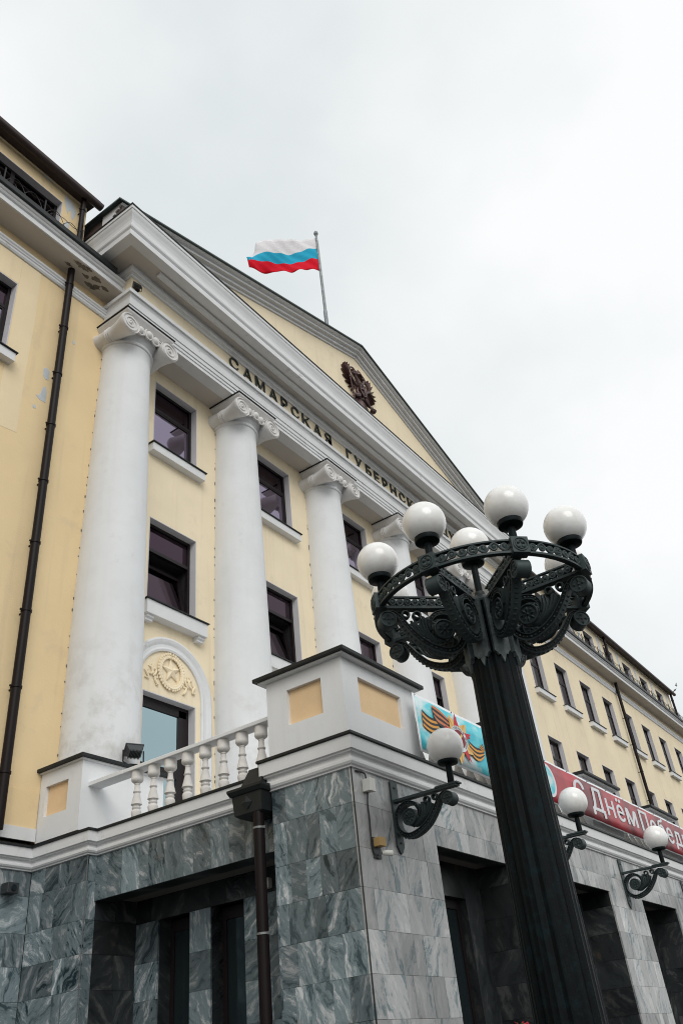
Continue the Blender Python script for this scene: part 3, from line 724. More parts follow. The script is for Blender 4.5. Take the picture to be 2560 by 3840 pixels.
for i, (x, y, a, b) in enumerate(((7.3, 10.55, .10, .035), (7.55, 10.70, .05, .03), (7.75, 10.60, .06, .04), (7.45, 10.50, .05, .025), (7.9, 10.75, .05, .045), (7.78, 10.82, .08, .04), (7.1, 10.72, .05, .02), (8.05, 10.66, .05, .03))):
    patch(blob(x, y, a * 1.6, b * 1.5, 18, .5, 20 + i), 16.8725, 'flaked_soffit_patch', PEELD, 'z')

# repainted bay beside the left wing window
YELP = mat('repaint_plaster', (.81, .665, .44), .85, var=.05, scale=.8, bump=.25, bscale=45, spec=.2, streak=((.62, .50, .34), .35))
rep = MB().prism([(6.19, 11.9), (6.66, 11.96), (6.64, 13.4), (6.67, 14.8), (6.64, 16.325), (6.19, 16.325)], 'y', YW - .003, YW + .001).box(3.0, 6.188, YW - .003, YW + .001, 15.60, 16.325)
bp(rep, 'repaint_patch', YELP)

# left wing: marble ground storey
wm = bp(MB().box(-8, 7.97, YW + .03, YW + .5, 0, 4.6), 'wing_base', DARK)
slabs(MARB, wm, 'y', YW, 6.3, 7.995, ROWS, .42, th=.03)
st = MB(); slabs(MARB, None, 'y', YW, -8, 6.3, ROWS + LOW[1:], .42, mb=st); slabs(MARB, None, 'y', YW, 6.3, 7.995, LOW, .42, mb=st)
bp(st, 'slab_facing', MARB, kind='stuff')
wm.matrix_parent_inverse = Matrix.Translation((-18, -YW, 0))
bp(MB().box(28.3, 60, YW - .0, YW + .3, 0, 4.6), 'wing_base', MARP)

# ------------------------------------------------------------------ portico
PO = thing('entrance_portico', 'grey marble entrance porch with a white balustraded balcony on top', 'porch', (18, 8, 0))
def pp(mb, name, mats, parent=None, bevel=0, **kw):
    o = mb.obj(name, mats, parent or PO, bevel, **kw)
    if parent is None: o.matrix_parent_inverse = Matrix.Translation((-18, -8, 0))
    return o
PX = [(8.0, 9.76), (11.86, 13.60), (15.79, 17.49), (19.66, 21.40), (23.55, 25.3), (27.4, 29.1)]
YF, XS = 5.3, 8.15
# deck and beams
pp(MB().box(8.2, 29.1, 5.36, YW, 4.58, 4.80), 'balcony_slab', TRIM)
pp(MB().box(8.45, 8.92, 6.2, 9.9, 4.0, 4.58).box(9.7, 29.1, 5.6, 5.88, 4.0, 4.58), 'porch_ceiling', CEIL)
pp(MB().box(8.18, 8.50, 6.4, 9.8, 3.965, 4.58), 'side_lintel', DARK)
sl = PO.children[-1]
slabs(MARB, sl, 'x', XS, 6.485, 9.765, [4.595, 3.95], .27)
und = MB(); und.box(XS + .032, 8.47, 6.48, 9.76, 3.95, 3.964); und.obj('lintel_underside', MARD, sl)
pp(MB().box(9.7, 29.1, YF + .03, 5.58, 3.965, 4.58), 'front_lintel', DARK)
fl = PO.children[-1]
for i in range(5):
    a, b = PX[i][1], PX[i + 1][0]
    if i < 4: slabs(MARP, fl, 'y', YF, a, b, [4.595, 4.2, 3.95], .29)
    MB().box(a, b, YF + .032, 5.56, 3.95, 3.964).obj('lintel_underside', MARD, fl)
lowst = MB(); vst = MB()
for i, (a, b) in enumerate(PX):
    yb = 6.48 if i == 0 else 5.95
    pr = pp(MB().box(a + .03, b - .03, YF + .03, yb - .03, 0, 4.58), 'pier', DARK)
    if i in (0, 2, 3): slabs(MARP, pr, 'y', YF, a, b, ROWS, .28)
    else: slabs(MARP, None, 'y', YF, a, b, ROWS, .34, mb=lowst)
    slabs(MARP, None, 'y', YF, a, b, LOW, .34, mb=lowst)
    if i == 0: slabs(MARB, pr, 'x', a, YF + .03, yb, ROWS, .235)
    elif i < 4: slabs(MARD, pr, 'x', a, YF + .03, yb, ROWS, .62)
    slabs(MARB, None, 'x', a, YF + .03, yb, LOW if i < 4 else ROWS + LOW[1:], .3, mb=vst)
    slabs(MARB, None, 'x', b, YF + .03, yb, ROWS + LOW[1:], .3, sgn=1, mb=vst)
    slabs(MARB, None, 'y', yb, a, b, ROWS + LOW[1:], .4, sgn=1, mb=vst)
# metal corner trims on the marble
pp(MB().box(7.993, 8.004, 5.293, 5.304, 0, 4.6), 'corner_trim', FLASH)
pp(MB().box(7.994, 8.003, 9.757, 9.764, 0, 4.56), 'corner_trim', ZINC)
# back pier (against the wing wall)
bpier = pp(MB().box(8.03, 9.2, 9.79, YW - .01, 0, 4.58), 'back_pier', DARK)
slabs(MARB, bpier, 'x', 8.0, 9.765, YW, ROWS, .27)
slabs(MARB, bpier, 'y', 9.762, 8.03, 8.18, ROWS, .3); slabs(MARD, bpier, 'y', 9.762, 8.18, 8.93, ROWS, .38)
slabs(MARB, None, 'x', 8.0, 9.765, YW, LOW, .27, mb=vst); slabs(MARB, None, 'y', 9.762, 8.0, 8.92, LOW, .3, mb=vst)
# side recess: back wall with two tall openings
dst = MB()
XB = 8.93
for (a, b, z0_) in ((9.33, 9.80, 0), (8.37, 8.74, 0), (6.30, 7.78, 0)): slabs(MARB, None, 'x', XB, a, b, [3.70, 3.2, 2.75, 2.3, 1.85, 1.4, .9, .45, 0], .38, mb=vst)
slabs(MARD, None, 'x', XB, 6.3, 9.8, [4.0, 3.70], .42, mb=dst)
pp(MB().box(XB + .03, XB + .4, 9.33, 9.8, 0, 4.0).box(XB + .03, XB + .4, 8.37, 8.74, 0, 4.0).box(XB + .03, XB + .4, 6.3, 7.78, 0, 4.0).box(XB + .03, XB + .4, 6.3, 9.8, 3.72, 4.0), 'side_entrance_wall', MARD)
for (a, b) in ((8.74, 9.33), (7.78, 8.37)):
    fo = MB().box(XB + .24, XB + .30, a, a + .07, 0, 3.7).box(XB + .24, XB + .30, b - .07, b, 0, 3.7).box(XB + .24, XB + .30, a + .07, b - .07, 3.55, 3.7)
    f_ = pp(fo, 'side_window', FRAME)
    g_ = MB().box(XB + .26, XB + .275, a + .07, b - .07, 0, 3.55).obj('pane', GLK, f_)
# front recess: glazed back wall
for i in range(5):
    a, b = PX[i][1], PX[i + 1][0]
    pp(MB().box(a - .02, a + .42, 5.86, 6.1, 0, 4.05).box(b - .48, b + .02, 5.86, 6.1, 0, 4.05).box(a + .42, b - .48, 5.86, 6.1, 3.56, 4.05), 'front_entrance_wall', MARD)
    f_ = pp(MB().box(a + .42, a + .49, 5.98, 6.05, 0, 3.56).box(b - .55, b - .48, 5.98, 6.05, 0, 3.56).box(a + .49, b - .55, 5.98, 6.05, 3.44, 3.56).box((a + b) / 2 - .06, (a + b) / 2 + .02, 5.981, 6.049, 0, 3.44), 'glazed_door', FRAME)
    MB().box(a + .49, (a + b) / 2 - .06, 6.0, 6.015, 0, 3.44).obj('pane', GLK, f_); MB().box((a + b) / 2 + .02, b - .55, 6.0, 6.015, 0, 3.44).obj('pane', GLK, f_)
pp(MB().box(8.9 + .5, 29, 6.3, YW - .1, 0, 4.5), 'porch_core', DARK)
pp(vst, 'slab_facing', MARB, kind='stuff'); pp(dst, 'recess_shaded_facing', MARD, kind='stuff'); pp(lowst, 'pale_slab_facing', MARP, kind='stuff')
# porch cornice and its flashing
PCOR = [(-.1, 4.585), (.0, 4.585), (.022, 4.59), (.026, 4.605), (.045, 4.62), (.058, 4.645), (.056, 4.675), (.042, 4.70), (.030, 4.72), (.034, 4.74), (.07, 4.75), (.075, 4.765), (.10, 4.775), (.10, 4.93), (-.1, 4.95)]
PFLA = [(-.05, 4.94), (.115, 4.932), (.125, 4.938), (.125, 4.968), (0, 5.0), (-.2, 5.0)]
CP1 = [(-8, YW), (8.0, YW), (8.0, 9.763), (XS, 9.763), (XS, 6.49)]
CP2 = [(8.3, 6.483), (8.0, 6.483), (8.0, YF), (29.1, YF), (29.1, YW)]
low = lambda pr: [(o_, 4.53 + (z_ - 4.585) * .86) for o_, z_ in pr]
pp(MB().sweep(CP1, low(PCOR)), 'porch_cornice', TRIM); pp(MB().sweep(CP1, low(PFLA)), 'cornice_flashing', FLASH)
pp(MB().sweep(CP2, PCOR), 'porch_cornice', TRIM); pp(MB().sweep(CP2, PFLA), 'cornice_flashing', FLASH)
# pedestals
def pedestal(x0, x1, y0, y1, z0, z1, pl, pf, cap=.1):
    t = .055
    o = pp(MB().box(x0 + t, x1 - t, y0 + t, y1 - t, z0, z1 - .01), 'pedestal', YELO)
    f = MB()
    (a, b, c, d) = pl                       # left face panel (y0,y1,z0,z1)
    if pl[0] is not None:
        f.box(x0, x0 + t, y0 + t, y1, z0, c).box(x0, x0 + t, y0 + t, y1, d, z1).box(x0, x0 + t, y0 + t, a, c, d).box(x0, x0 + t, b, y1, c, d)
    else: f.box(x0, x0 + t, y0 + t, y1, z0, z1)
    if pf is not None:
        (a, b, c, d) = pf
        f.box(x0, x1, y0, y0 + t, z0, c).box(x0, x1, y0, y0 + t, d, z1).box(x0, a, y0, y0 + t, c, d).box(b, x1, y0, y0 + t, c, d)
    else: f.box(x0, x1, y0, y0 + t, z0, z1)
    f.box(x1 - t, x1, y0 + t, y1, z0, z1).box(x0 + t, x1 - t, y1 - t, y1, z0, z1)
    f.obj('panelled_face', WHI, o)
    MB().box(x0 - cap + .02, x1 + cap - .02, y0 - cap + .02, y1 + cap - .02, z1, z1 + .022).obj('cap_bed', TRIM, o)
    k = cap + .03
    MB().box(x0 - k, x1 + k, y0 - k, y1 + k, z1 + .024, z1 + .075).obj('cap_flashing', FLASH, o, .006)
    for ch in o.children: ch.matrix_parent_inverse = Matrix.Identity(4)
    return o
pedestal(7.985, 9.665, 5.285, 6.475, 4.96, 5.965, (5.61, 6.15, 5.325, 5.785), (8.33, 9.33, 5.335, 5.79))
for (a, b) in PX[1:]: pedestal(a + .0, b - .04, 5.285, 6.3, 4.96, 5.965, (None, 0, 0, 0), (a + .36, b - .4, 5.335, 5.79))
pedestal(7.99, 9.62, 10.02, YW - .01, 4.92, 5.93, (10.316, 10.83, 5.27, 5.72), None, .06)
for cx in COLX[1:]: pedestal(cx - .8, cx + .8, 10.02, YW - .01, 4.92, 5.93, (None, 0, 0, 0), None, .06)
# balustrades
BPROF = [(.066, 0), (.066, .02), (.052, .03), (.064, .135), (.072, .185), (.062, .21), (.05, .222), (.06, .235), (.062, .25), (.05, .262), (.055, .275), (.078, .29), (.072, .31), (.05, .40), (.04, .445), (.05, .455), (.055, .47), (.043, .482), (.036, .54), (.034, .565), (.04, .57), (.038, .588), (.055, .594), (.078, .612), (.087, .632), (.087, .655), (.084, .66), (.084, .76)]
bmesh_ = MB().lathe(BPROF, (0, 0, 0), 20).mesh('baluster', BAL)
def balustrade(p0, p1, ys):
    (xa, ya), (xb, yb) = p0, p1
    if xa == xb: r_ = MB().box(xa - .105, xa + .105, ya, yb, 5.56, 5.615)
    else: r_ = MB().box(xa, xb, ya - .105, ya + .105, 5.56, 5.615)
    o = pp(r_, 'balustrade_handrail', WHI, None, .008)
    for q in ys:
        bo = link('baluster', bmesh_, o); bo.location = (xa, q, 4.80) if xa == xb else (q, ya, 4.80)
        bo.rotation_euler = (0, 0, random.uniform(0, 6))
balustrade((8.235, 6.475), (8.235, 9.30), [9.10 - .3285 * i for i in range(8)])
pp(MB().box(8.12, 8.36, 9.3, 10.02, 5.56, 5.615), 'rail_end', WHI)
for i in range(5):
    a, b = PX[i][1] - .07, PX[i + 1][0]; n = 6
    balustrade((a, 5.42), (b, 5.42), [a + (b - a) * (k + .5) / n for k in range(n)])
# rain hopper and its pipe
hp = MB(); hx0, hx1, hy0, hy1 = 7.79, 7.99, 6.50, 6.98
def frus(mb, a, b, z0, z1):
    (ax0, ax1, ay0, ay1), (bx0, bx1, by0, by1) = a, b
    mb.add([(ax0, ay0, z0), (ax1, ay0, z0), (ax1, ay1, z0), (ax0, ay1, z0), (bx0, by0, z1), (bx1, by0, z1), (bx1, by1, z1), (bx0, by1, z1)], [(0, 3, 2, 1), (4, 5, 6, 7), (0, 1, 5, 4), (1, 2, 6, 5), (2, 3, 7, 6), (3, 0, 4, 7)])
frus(hp, (7.86, 8.14, 6.56, 6.86), (7.83, 8.14, 6.50, 6.93), 4.33, 4.37)
frus(hp, (7.83, 8.14, 6.50, 6.93), (7.81, 8.14, 6.49, 6.95), 4.37, 4.60)
frus(hp, (7.79, 8.14, 6.47, 6.97), (7.76, 8.14, 6.45, 6.99), 4.60, 4.645)
frus(hp, (7.76, 8.14, 6.45, 6.99), (7.76, 8.14, 6.45, 6.99), 4.645, 4.675)
frus(hp, (7.85, 8.14, 6.52, 6.86), (7.97, 8.14, 6.56, 6.80), 4.675, 4.93)
hop = pp(hp, 'rain_hopper', FLASH)
for (yy, s_) in ((6.72, .085),):
    MB().add([(7.815, yy - s_, 4.49), (7.812, yy, 4.49 - s_), (7.81, yy + s_, 4.49), (7.808, yy, 4.49 + s_), (7.785, yy, 4.49)], [(0, 1, 4), (1, 2, 4), (2, 3, 4), (3, 0, 4)]).obj('diamond_boss', FLASH, hop)
dp = pp(MB().lathe([(.068, 0), (.068, 4.36)], (7.885, 6.60, 0), 18), 'downpipe', BROWN)
for z in (4.175, 3.045, 1.9):
    MB().lathe([(.069, z - .013), (.075, z - .011), (.075, z + .011), (.069, z + .013)], (7.885, 6.60, 0), 18, caps=False).box(7.88, 7.9, 6.515, 6.535, z - .015, z + .015).obj('pipe_clamp', ZINC, dp)

# ------------------------------------------------------------------ street lamp
LX, LY = 7.338, 3.034; PH = 2.373
SLAMP = thing('street_lamp', 'tall black cast iron street lamp with a ring of white globe lights', 'street lamp', (LX, LY, 0))
def arm_pts(): return [(1.035, 5.452), (.985, 5.450), (.935, 5.415), (.89, 5.355), (.845, 5.285), (.79, 5.215), (.72, 5.14), (.635, 5.08), (.54, 5.04), (.45, 5.025), (.37, 5.05), (.31, 5.105), (.28, 5.18), (.278, 5.26), (.30, 5.345), (.355, 5.415), (.435, 5.45), (.515, 5.44), (.58, 5.395), (.612, 5.325), (.605, 5.25)]
ARM_T = [.016, .018, .021, .025, .028, .031, .033, .034, .035, .035, .035, .034, .033, .032, .031, .030, .028, .026, .023, .018, .010]
def catmull(p, n=4):
    o = []
    for i in range(len(p) - 1):
        a, b, c, d = p[max(i - 1, 0)], p[i], p[i + 1], p[min(i + 2, len(p) - 1)]
        for k in range(n):
            t = k / n
            o.append(tuple(.5 * ((2 * b[j]) + (-a[j] + c[j]) * t + (2 * a[j] - 5 * b[j] + 4 * c[j] - d[j]) * t * t + (-a[j] + 3 * b[j] - 3 * c[j] + d[j]) * t ** 3) for j in range(len(b))))
    o.append(tuple(p[-1])); return o
def ribbon(mb, pts, th, hw):
    """band in the (u,z) plane, half thickness th, half width hw across v; rounded rim profile"""
    n = len(pts); vs, fs = [], []
    pr = [(-1, -1), (-.75, -1.0), (-.45, -.80), (.45, -.80), (.75, -1.0), (1, -1), (1, 1), (.75, 1), (.45, .80), (-.45, .80), (-.75, 1), (-1, 1)]
    k = len(pr)
    for i in range(n):
        a, b = Vector(pts[max(i - 1, 0)]), Vector(pts[min(i + 1, n - 1)]); d = (b - a).normalized(); nn = Vector((-d.y, d.x))
        for (q, s_) in pr:
            p = Vector(pts[i]) + nn * q * th[i]; vs.append((p.x, s_ * hw, p.y))
    for i in range(n - 1):
        for j in range(k): fs.append((i * k + j, i * k + (j + 1) % k, (i + 1) * k + (j + 1) % k, (i + 1) * k + j))
    fs.append(tuple(range(k))); fs.append(tuple((n - 1) * k + j for j in range(k))[::-1])
    mb.add(vs, fs, 0, False)
def rosette(mb, u, z, rad, hw, petals):
    mb.lathe([(rad * .2, -hw), (rad, -hw), (rad, hw), (rad * .2, hw)], (u, 0, z), 24, 'y')
    for s_ in (-1, 1):
        ring = [(u + rad * .93 * math.cos(2 * PI * i / 24), s_ * (hw + .002), z + rad * .93 * math.sin(2 * PI * i / 24)) for i in range(24)]
        mb.tube(ring, rad * .11, 6, closed=True)
        for k in range(petals):
            a = 2 * PI * k / petals; rr = rad * .5; ln = rad * .3
            vs = []
            d = Vector((math.cos(a), 0, math.sin(a))); pn = Vector((-math.sin(a), 0, math.cos(a))); c = Vector((u, s_ * hw, z))
            wd = rad * (.15 if petals > 6 else .24)
            pts = [c + d * (rr - ln), c + d * rr + pn * wd, c + d * (rr + ln), c + d * rr - pn * wd, c + d * rr + Vector((0, s_ * rad * .17, 0))]
            mb.add(pts, [(0, 1, 4), (1, 2, 4), (2, 3, 4), (3, 0, 4)], 0, True)
        mb.ball((u, s_ * (hw + .002), z), (rad * .14, rad * .12, rad * .14), 8, 6)
def scroll_parts(fx, sc, hw, parent, place):
    """scroll bracket; fx maps (r, z) of the lamp arm to local (u, z); returns sub-part objects under parent"""
    pts = catmull(arm_pts(), 4); th = [t[0] for t in catmull([(t, 0) for t in ARM_T], 4)]
    mb = MB(); ribbon(mb, [fx(p) for p in pts], [t * sc for t in th], hw)
    # beads along both faces of the band
    acc = 0; last = None
    for i in range(8, len(pts) - 6, 2):
        p, q = Vector(fx(pts[i])), Vector(fx(pts[i + 1])); d = (q - p).normalized()
        for s_ in (-1, 1):
            mb.ball((p.x, s_ * hw * .86, p.y), (.008 * sc, .006, .008 * sc) if (i // 2) % 3 else (.012 * sc, .008, .012 * sc), 6, 4)
    # gadroons under the band
    for i in range(14, 50, 2):
        a, b = Vector(fx(pts[i - 1])), Vector(fx(pts[i + 1])); d = (b - a).normalized(); nn = Vector((-d.y, d.x)); p = Vector(fx(pts[i])) + nn * th[i] * sc
        mb.ball((p.x, 0, p.y), (.016 * sc, hw * .45, .010 * sc), 6, 4)
    place(mb, 'scroll_band', parent)
    c = MB(); u, z = fx((1.042, 5.368)); rosette(c, u, z, .086 * sc, hw * 1.22, 4); place(c, 'scroll_end_rosette', parent)
    c = MB(); u, z = fx((.468, 5.262)); rosette(c, u, z, .108 * sc, hw * .8, 8); place(c, 'flower_rosette', parent)
    f = MB()
    fan = [[(.49, 5.150), (.60, 5.20), (.655, 5.30), (.66, 5.42)], [(.51, 5.142), (.63, 5.20), (.69, 5.31), (.69, 5.40)], [(.53, 5.140), (.66, 5.205), (.73, 5.31), (.755, 5.40)], [(.55, 5.14), (.69, 5.215), (.76, 5.30), (.79, 5.37)], [(.47, 5.15), (.57, 5.195), (.62, 5.28), (.63, 5.40)]]
    for q in fan:
        pt = [fx(p) for p in catmull(q, 5)]; f.tube([(p[0], 0, p[1]) for p in pt], [.013 * sc] * len(pt), 6, flat=hw / .02)
    place(f, 'leaf_fan', parent)
    g = MB()
    for (r_, z) in ((.843, 5.438), (.725, 5.432)):
        u, zz_ = fx((r_, z)); vs = [(u + .036 * sc * math.cos(2 * PI * i / 16), 0, zz_ + .036 * sc * math.sin(2 * PI * i / 16)) for i in range(16)]
        g.tube(vs, .013 * sc, 6, closed=True, flat=1.0)
        vs2 = [(p[0], hw * .5, p[2]) for p in vs]; vs3 = [(p[0], -hw * .5, p[2]) for p in vs]; g.tube(vs2, .011 * sc, 6, closed=True); g.tube(vs3, .011 * sc, 6, closed=True)
    place(g, 'small_ring', parent)

# post
mb = MB(); prof = []; nseg = 8 * 12
for (z, r_) in [(0, .36), (.5, .36), (.55, .30), (1.2, .292), (2.0, .284), (3.0, .272), (4.0, .258), (4.9, .243), (5.3, .235), (5.52, .235)]: prof.append((z, r_))
vs, fs = [], []
for (z, r_) in prof:
    for j in range(nseg):
        k = j % 12; dr = [-.016, -.004, .0, -.005, -.005, -.001, -.005, -.005, 0, -.004, -.016, -.024][k]
        dr = dr if z > .52 else 0
        a = PH + PI / 8 + 2 * PI * j / nseg; vs.append(((r_ + dr) * math.cos(a), (r_ + dr) * math.sin(a), z))
for i in range(len(prof) - 1):
    for j in range(nseg): k = (j + 1) % nseg; fs.append((i * nseg + j, i * nseg + k, (i + 1) * nseg + k, (i + 1) * nseg + j))
fs.append(tuple(range(nseg))); fs.append(tuple((len(prof) - 1) * nseg + j for j in range(nseg)))
mb.add(vs, fs); mb.obj('post', POST, SLAMP)
MB().lathe([(.24, 5.50), (.245, 5.52), (.20, 5.56), (.12, 5.62), (.06, 5.66), (.055, 5.70)], (0, 0, 0), 24).obj('post_top', IRON, SLAMP)
ring_r = 1.115
MB().lathe([(ring_r - .045, 5.498), (ring_r + .012, 5.498), (ring_r + .012, 5.520), (ring_r - .045, 5.520)], (0, 0, 0), 96, caps=False, sm=False).add([], []).obj('ring_lower_rim', IRON, SLAMP)
MB().lathe([(ring_r - .045, 5.628), (ring_r + .012, 5.628), (ring_r + .012, 5.645), (ring_r - .045, 5.645)], (0, 0, 0), 96, caps=False, sm=False).obj('ring_upper_rim', IRON, SLAMP)
def openwork(mb, length, h, mapf, th, n=1):
    """scroll tracery in (s,t) 0..length x 0..h, mapf(s,t,depth)"""
    def tub(p, r_): mb.tube([mapf(*q) for q in p], r_, 6)
    c = length / 2; hc = h / 2
    for rr in (h * .40, h * .2): mb.tube([mapf(c + rr * math.cos(2 * PI * i / 18), hc + rr * math.sin(2 * PI * i / 18)) for i in range(18)], th, 6, closed=True)
    for k in range(5): a = 2 * PI * k / 5 + .3; mb.ball(mapf(c + h * .2 * math.cos(a), hc + h * .2 * math.sin(a)), (th * 1.5,) * 3, 6, 4)
    for s_ in (-1, 1):
        x0 = h * .48; L_ = c - .03
        m_ = max(2, round((L_ - x0) / (h * .78))); st = (L_ - x0) / m_
        for i in range(m_):
            cx = x0 + st * (i + .5); fl_ = 1 if i % 2 else -1
            sp = []
            for q in range(22):
                t = q / 21; a = fl_ * (t * 1.6 * 2 * PI) + PI / 2 * fl_; r_ = h * .36 * (1 - t * .85); sp.append((c + s_ * (cx + r_ * math.cos(a) * .95), hc + r_ * math.sin(a)))
            tub(sp, [th * 1.25 * (1 - .4 * q / 21) for q in range(22)])
            wv = [(c + s_ * (cx - st * .5 + st * q / 8), hc + fl_ * h * .38 * math.cos(PI * (q / 8 - .5))) for q in range(9)]
            tub(wv, th * 1.1)
            mb.ball(mapf(c + s_ * cx, hc), (th * 1.9,) * 3, 6, 4)
seg = MB(); dA = PI / 4
openwork(seg, ring_r * dA * .86, .108, lambda s, t: ((ring_r) * math.cos(.07 * dA + s / ring_r), (ring_r) * math.sin(.07 * dA + s / ring_r), 5.52 + t), .0115)
SEGM = seg.mesh('ring_tracery', IRON)
blk = MB().box(ring_r - .07, ring_r + .045, -.085, .085, 5.485, 5.655)
blk.add([], [])
for rr in (.068, .045): blk.tube([(ring_r + .047, rr * math.cos(2 * PI * i / 20), 5.57 + rr * math.sin(2 * PI * i / 20)) for i in range(20)], .008, 6, closed=True)
for k in range(4): a = PI / 2 * k + PI / 4; blk.ball((ring_r + .047, .034 * math.cos(a), 5.57 + .034 * math.sin(a)), (.014, .021, .021), 8, 6)
BLKM = blk.mesh('ring_block', IRON)
GL_R = 1.055
def cup_stem(z0, zc, r0=0.): 
    s_ = MB().lathe([(.047, z0), (.047, z0 + .03), (.038, z0 + .04), (.036, zc - .23)], (r0, 0, 0), 16)
    c_ = MB().lathe([(.04, zc - .24), (.075, zc - .232), (.118, zc - .222), (.124, zc - .205), (.124, zc - .165), (.10, zc - .16), (.09, zc - .2)], (r0, 0, 0), 28)
    g_ = MB().ball((r0, 0, zc), .2155, 48, 28)
    return s_.mesh('lamp_stem', POST), c_.mesh('lamp_cup', POST), g_.mesh('globe', GLOBE)
ST_M, CU_M, GB_M = cup_stem(5.65, 6.06, GL_R)
# arm bar with tracery
bar = MB().box(.20, ring_r - .07, -.045, .045, 5.497, 5.525).box(.20, ring_r - .07, -.02, .02, 5.632, 5.648)
for yy in (-.012, .012): openwork(bar, .80, .105, lambda s, t, yy=yy: (.235 + s, yy, 5.527 + t), .0115)
BARM = bar.mesh('arm_bar', IRON)
sleeve = MB()
sl_p = [(-.078, 5.50), (.078, 5.50), (.080, 5.02), (.082, 4.92), (.06, 4.905), (.045, 4.875), (.03, 4.885), (.0, 4.80), (-.03, 4.885), (-.045, 4.875), (-.06, 4.905), (-.082, 4.92), (-.080, 5.02)]
sleeve.prism(sl_p, 'x', .225, .268)
SLEM = sleeve.mesh('sleeve_plate', SLEEVE)
PARTS = {}
def place_arm(mb, name, parent): PARTS[name] = mb.mesh(name, IRON)
scroll_parts(lambda p: p, 1.0, .050, None, place_arm)
for k in range(8):
    a = PH + k * PI / 4
    def sub(nm, me, par=SLAMP, rot=a):
        o = link(nm, me, par)
        if par is SLAMP: o.rotation_euler = (0, 0, rot)
        return o
    arm = sub('arm', BARM)
    for nm, me in PARTS.items(): link(nm, me, arm)
    sub('sleeve_plate', SLEM); sub('ring_block', BLKM); sub('ring_tracery', SEGM)
    s_ = sub('lamp_stem', ST_M); link('lamp_cup', CU_M, s_); sub('globe', GB_M)
s0, c0, g0 = cup_stem(5.66, 6.27)
link('lamp_stem', s0, SLAMP); link('lamp_cup', c0, SLAMP); link('globe', g0, SLAMP)

# ------------------------------------------------------------------ wall lamps
WP = {}
fxw = lambda p: ((p[0] - .25) * .945, (p[1] - 5.5) * .87)
def keep(mb, name, parent): WP[name] = mb.mesh(name, IRON)
scroll_parts(fxw, .88, .052, None, keep)
WP['wall_plate'] = MB().prism([(-.075, -.50), (-.05, -.53), (-.035, -.56), (0, -.585), (.035, -.56), (.05, -.53), (.075, -.50), (.075, .25), (-.075, .25)], 'x', 0, .022).ball((.024, 0, .18), .015, 8, 5).ball((.024, 0, -.46), .015, 8, 5).mesh('wall_plate', IRON)
WP['bracket_bar'] = MB().box(.0, .875, -.05, .05, 0, .03).box(.6, .9, -.06, .06, .022, .042).mesh('bracket_bar', IRON)
WST = MB().lathe([(.05, .04), (.05, .05), (.040, .055), (.038, .27)], (.80, 0, 0), 16).mesh('lamp_stem', POST)
WCU = MB().lathe([(.04, .255), (.085, .262), (.118, .272), (.126, .29), (.126, .325), (.10, .33), (.09, .30)], (.80, 0, 0), 28).mesh('lamp_cup', POST)
WGL = MB().ball((.80, 0, .482), .2155, 48, 28).mesh('globe', GLOBE)
for i, (x, lab) in enumerate(((8.86, 'iron wall lamp with white globe nearest the porch corner, below the blue banner'), (12.76, 'iron wall lamp with white globe just right of the black lamp post'), (16.68, 'iron wall lamp with white globe in front of the red banner, towards the right edge'), (20.58, 'iron wall lamp plate cut by the right edge of the picture, on the farthest pier'))):
    t = thing('wall_lamp', lab, 'wall lamp', (x, YF - .001, 4.315), 'globe lamps on the porch front')
    t.rotation_euler = (0, 0, -PI / 2)
    for nm, me in WP.items(): link(nm, me, t)
    link('lamp_stem', WST, t); link('lamp_cup', WCU, t); link('globe', WGL, t)

# ------------------------------------------------------------------ inscription
IN = thing('inscription', 'dark raised letters spelling the assembly name along the yellow frieze', 'lettering', (18, 10.2, 17))
def ip(o, p=IN): o.matrix_parent_inverse = Matrix.Translation((-p.location.x, -p.location.y, -p.location.z)); return o
LT = [('С', 11.68, 12.02), ('А', 12.20, 12.535), ('М', 12.69, 13.06), ('А', 13.245, 13.585), ('Р', 13.76, 14.03), ('С', 14.20, 14.53), ('К', 14.69, 15.04), ('А', 15.215, 15.55), ('Я', 15.75, 16.05),
      ('Г', 16.83, 17.10), ('У', 17.27, 17.62), ('Б', 17.86, 18.14), ('Е', 18.32, 18.58), ('Р', 18.785, 19.06), ('Н', 19.245, 19.57), ('С', 19.77, 20.10), ('К', 20.28, 20.62), ('А', 20.80, 21.14), ('Я', 21.32, 21.63), ('Д', 22.50, 22.88), ('У', 23.05, 23.40), ('М', 23.58, 23.97), ('А', 24.13, 24.48)]
for ch, a, b in LT: ip(font_mesh(ch, a, b, 16.855 - (.04 if ch == 'Д' else 0), 17.222, 10.198, .04, LET, 'letter', IN, bold=.0))

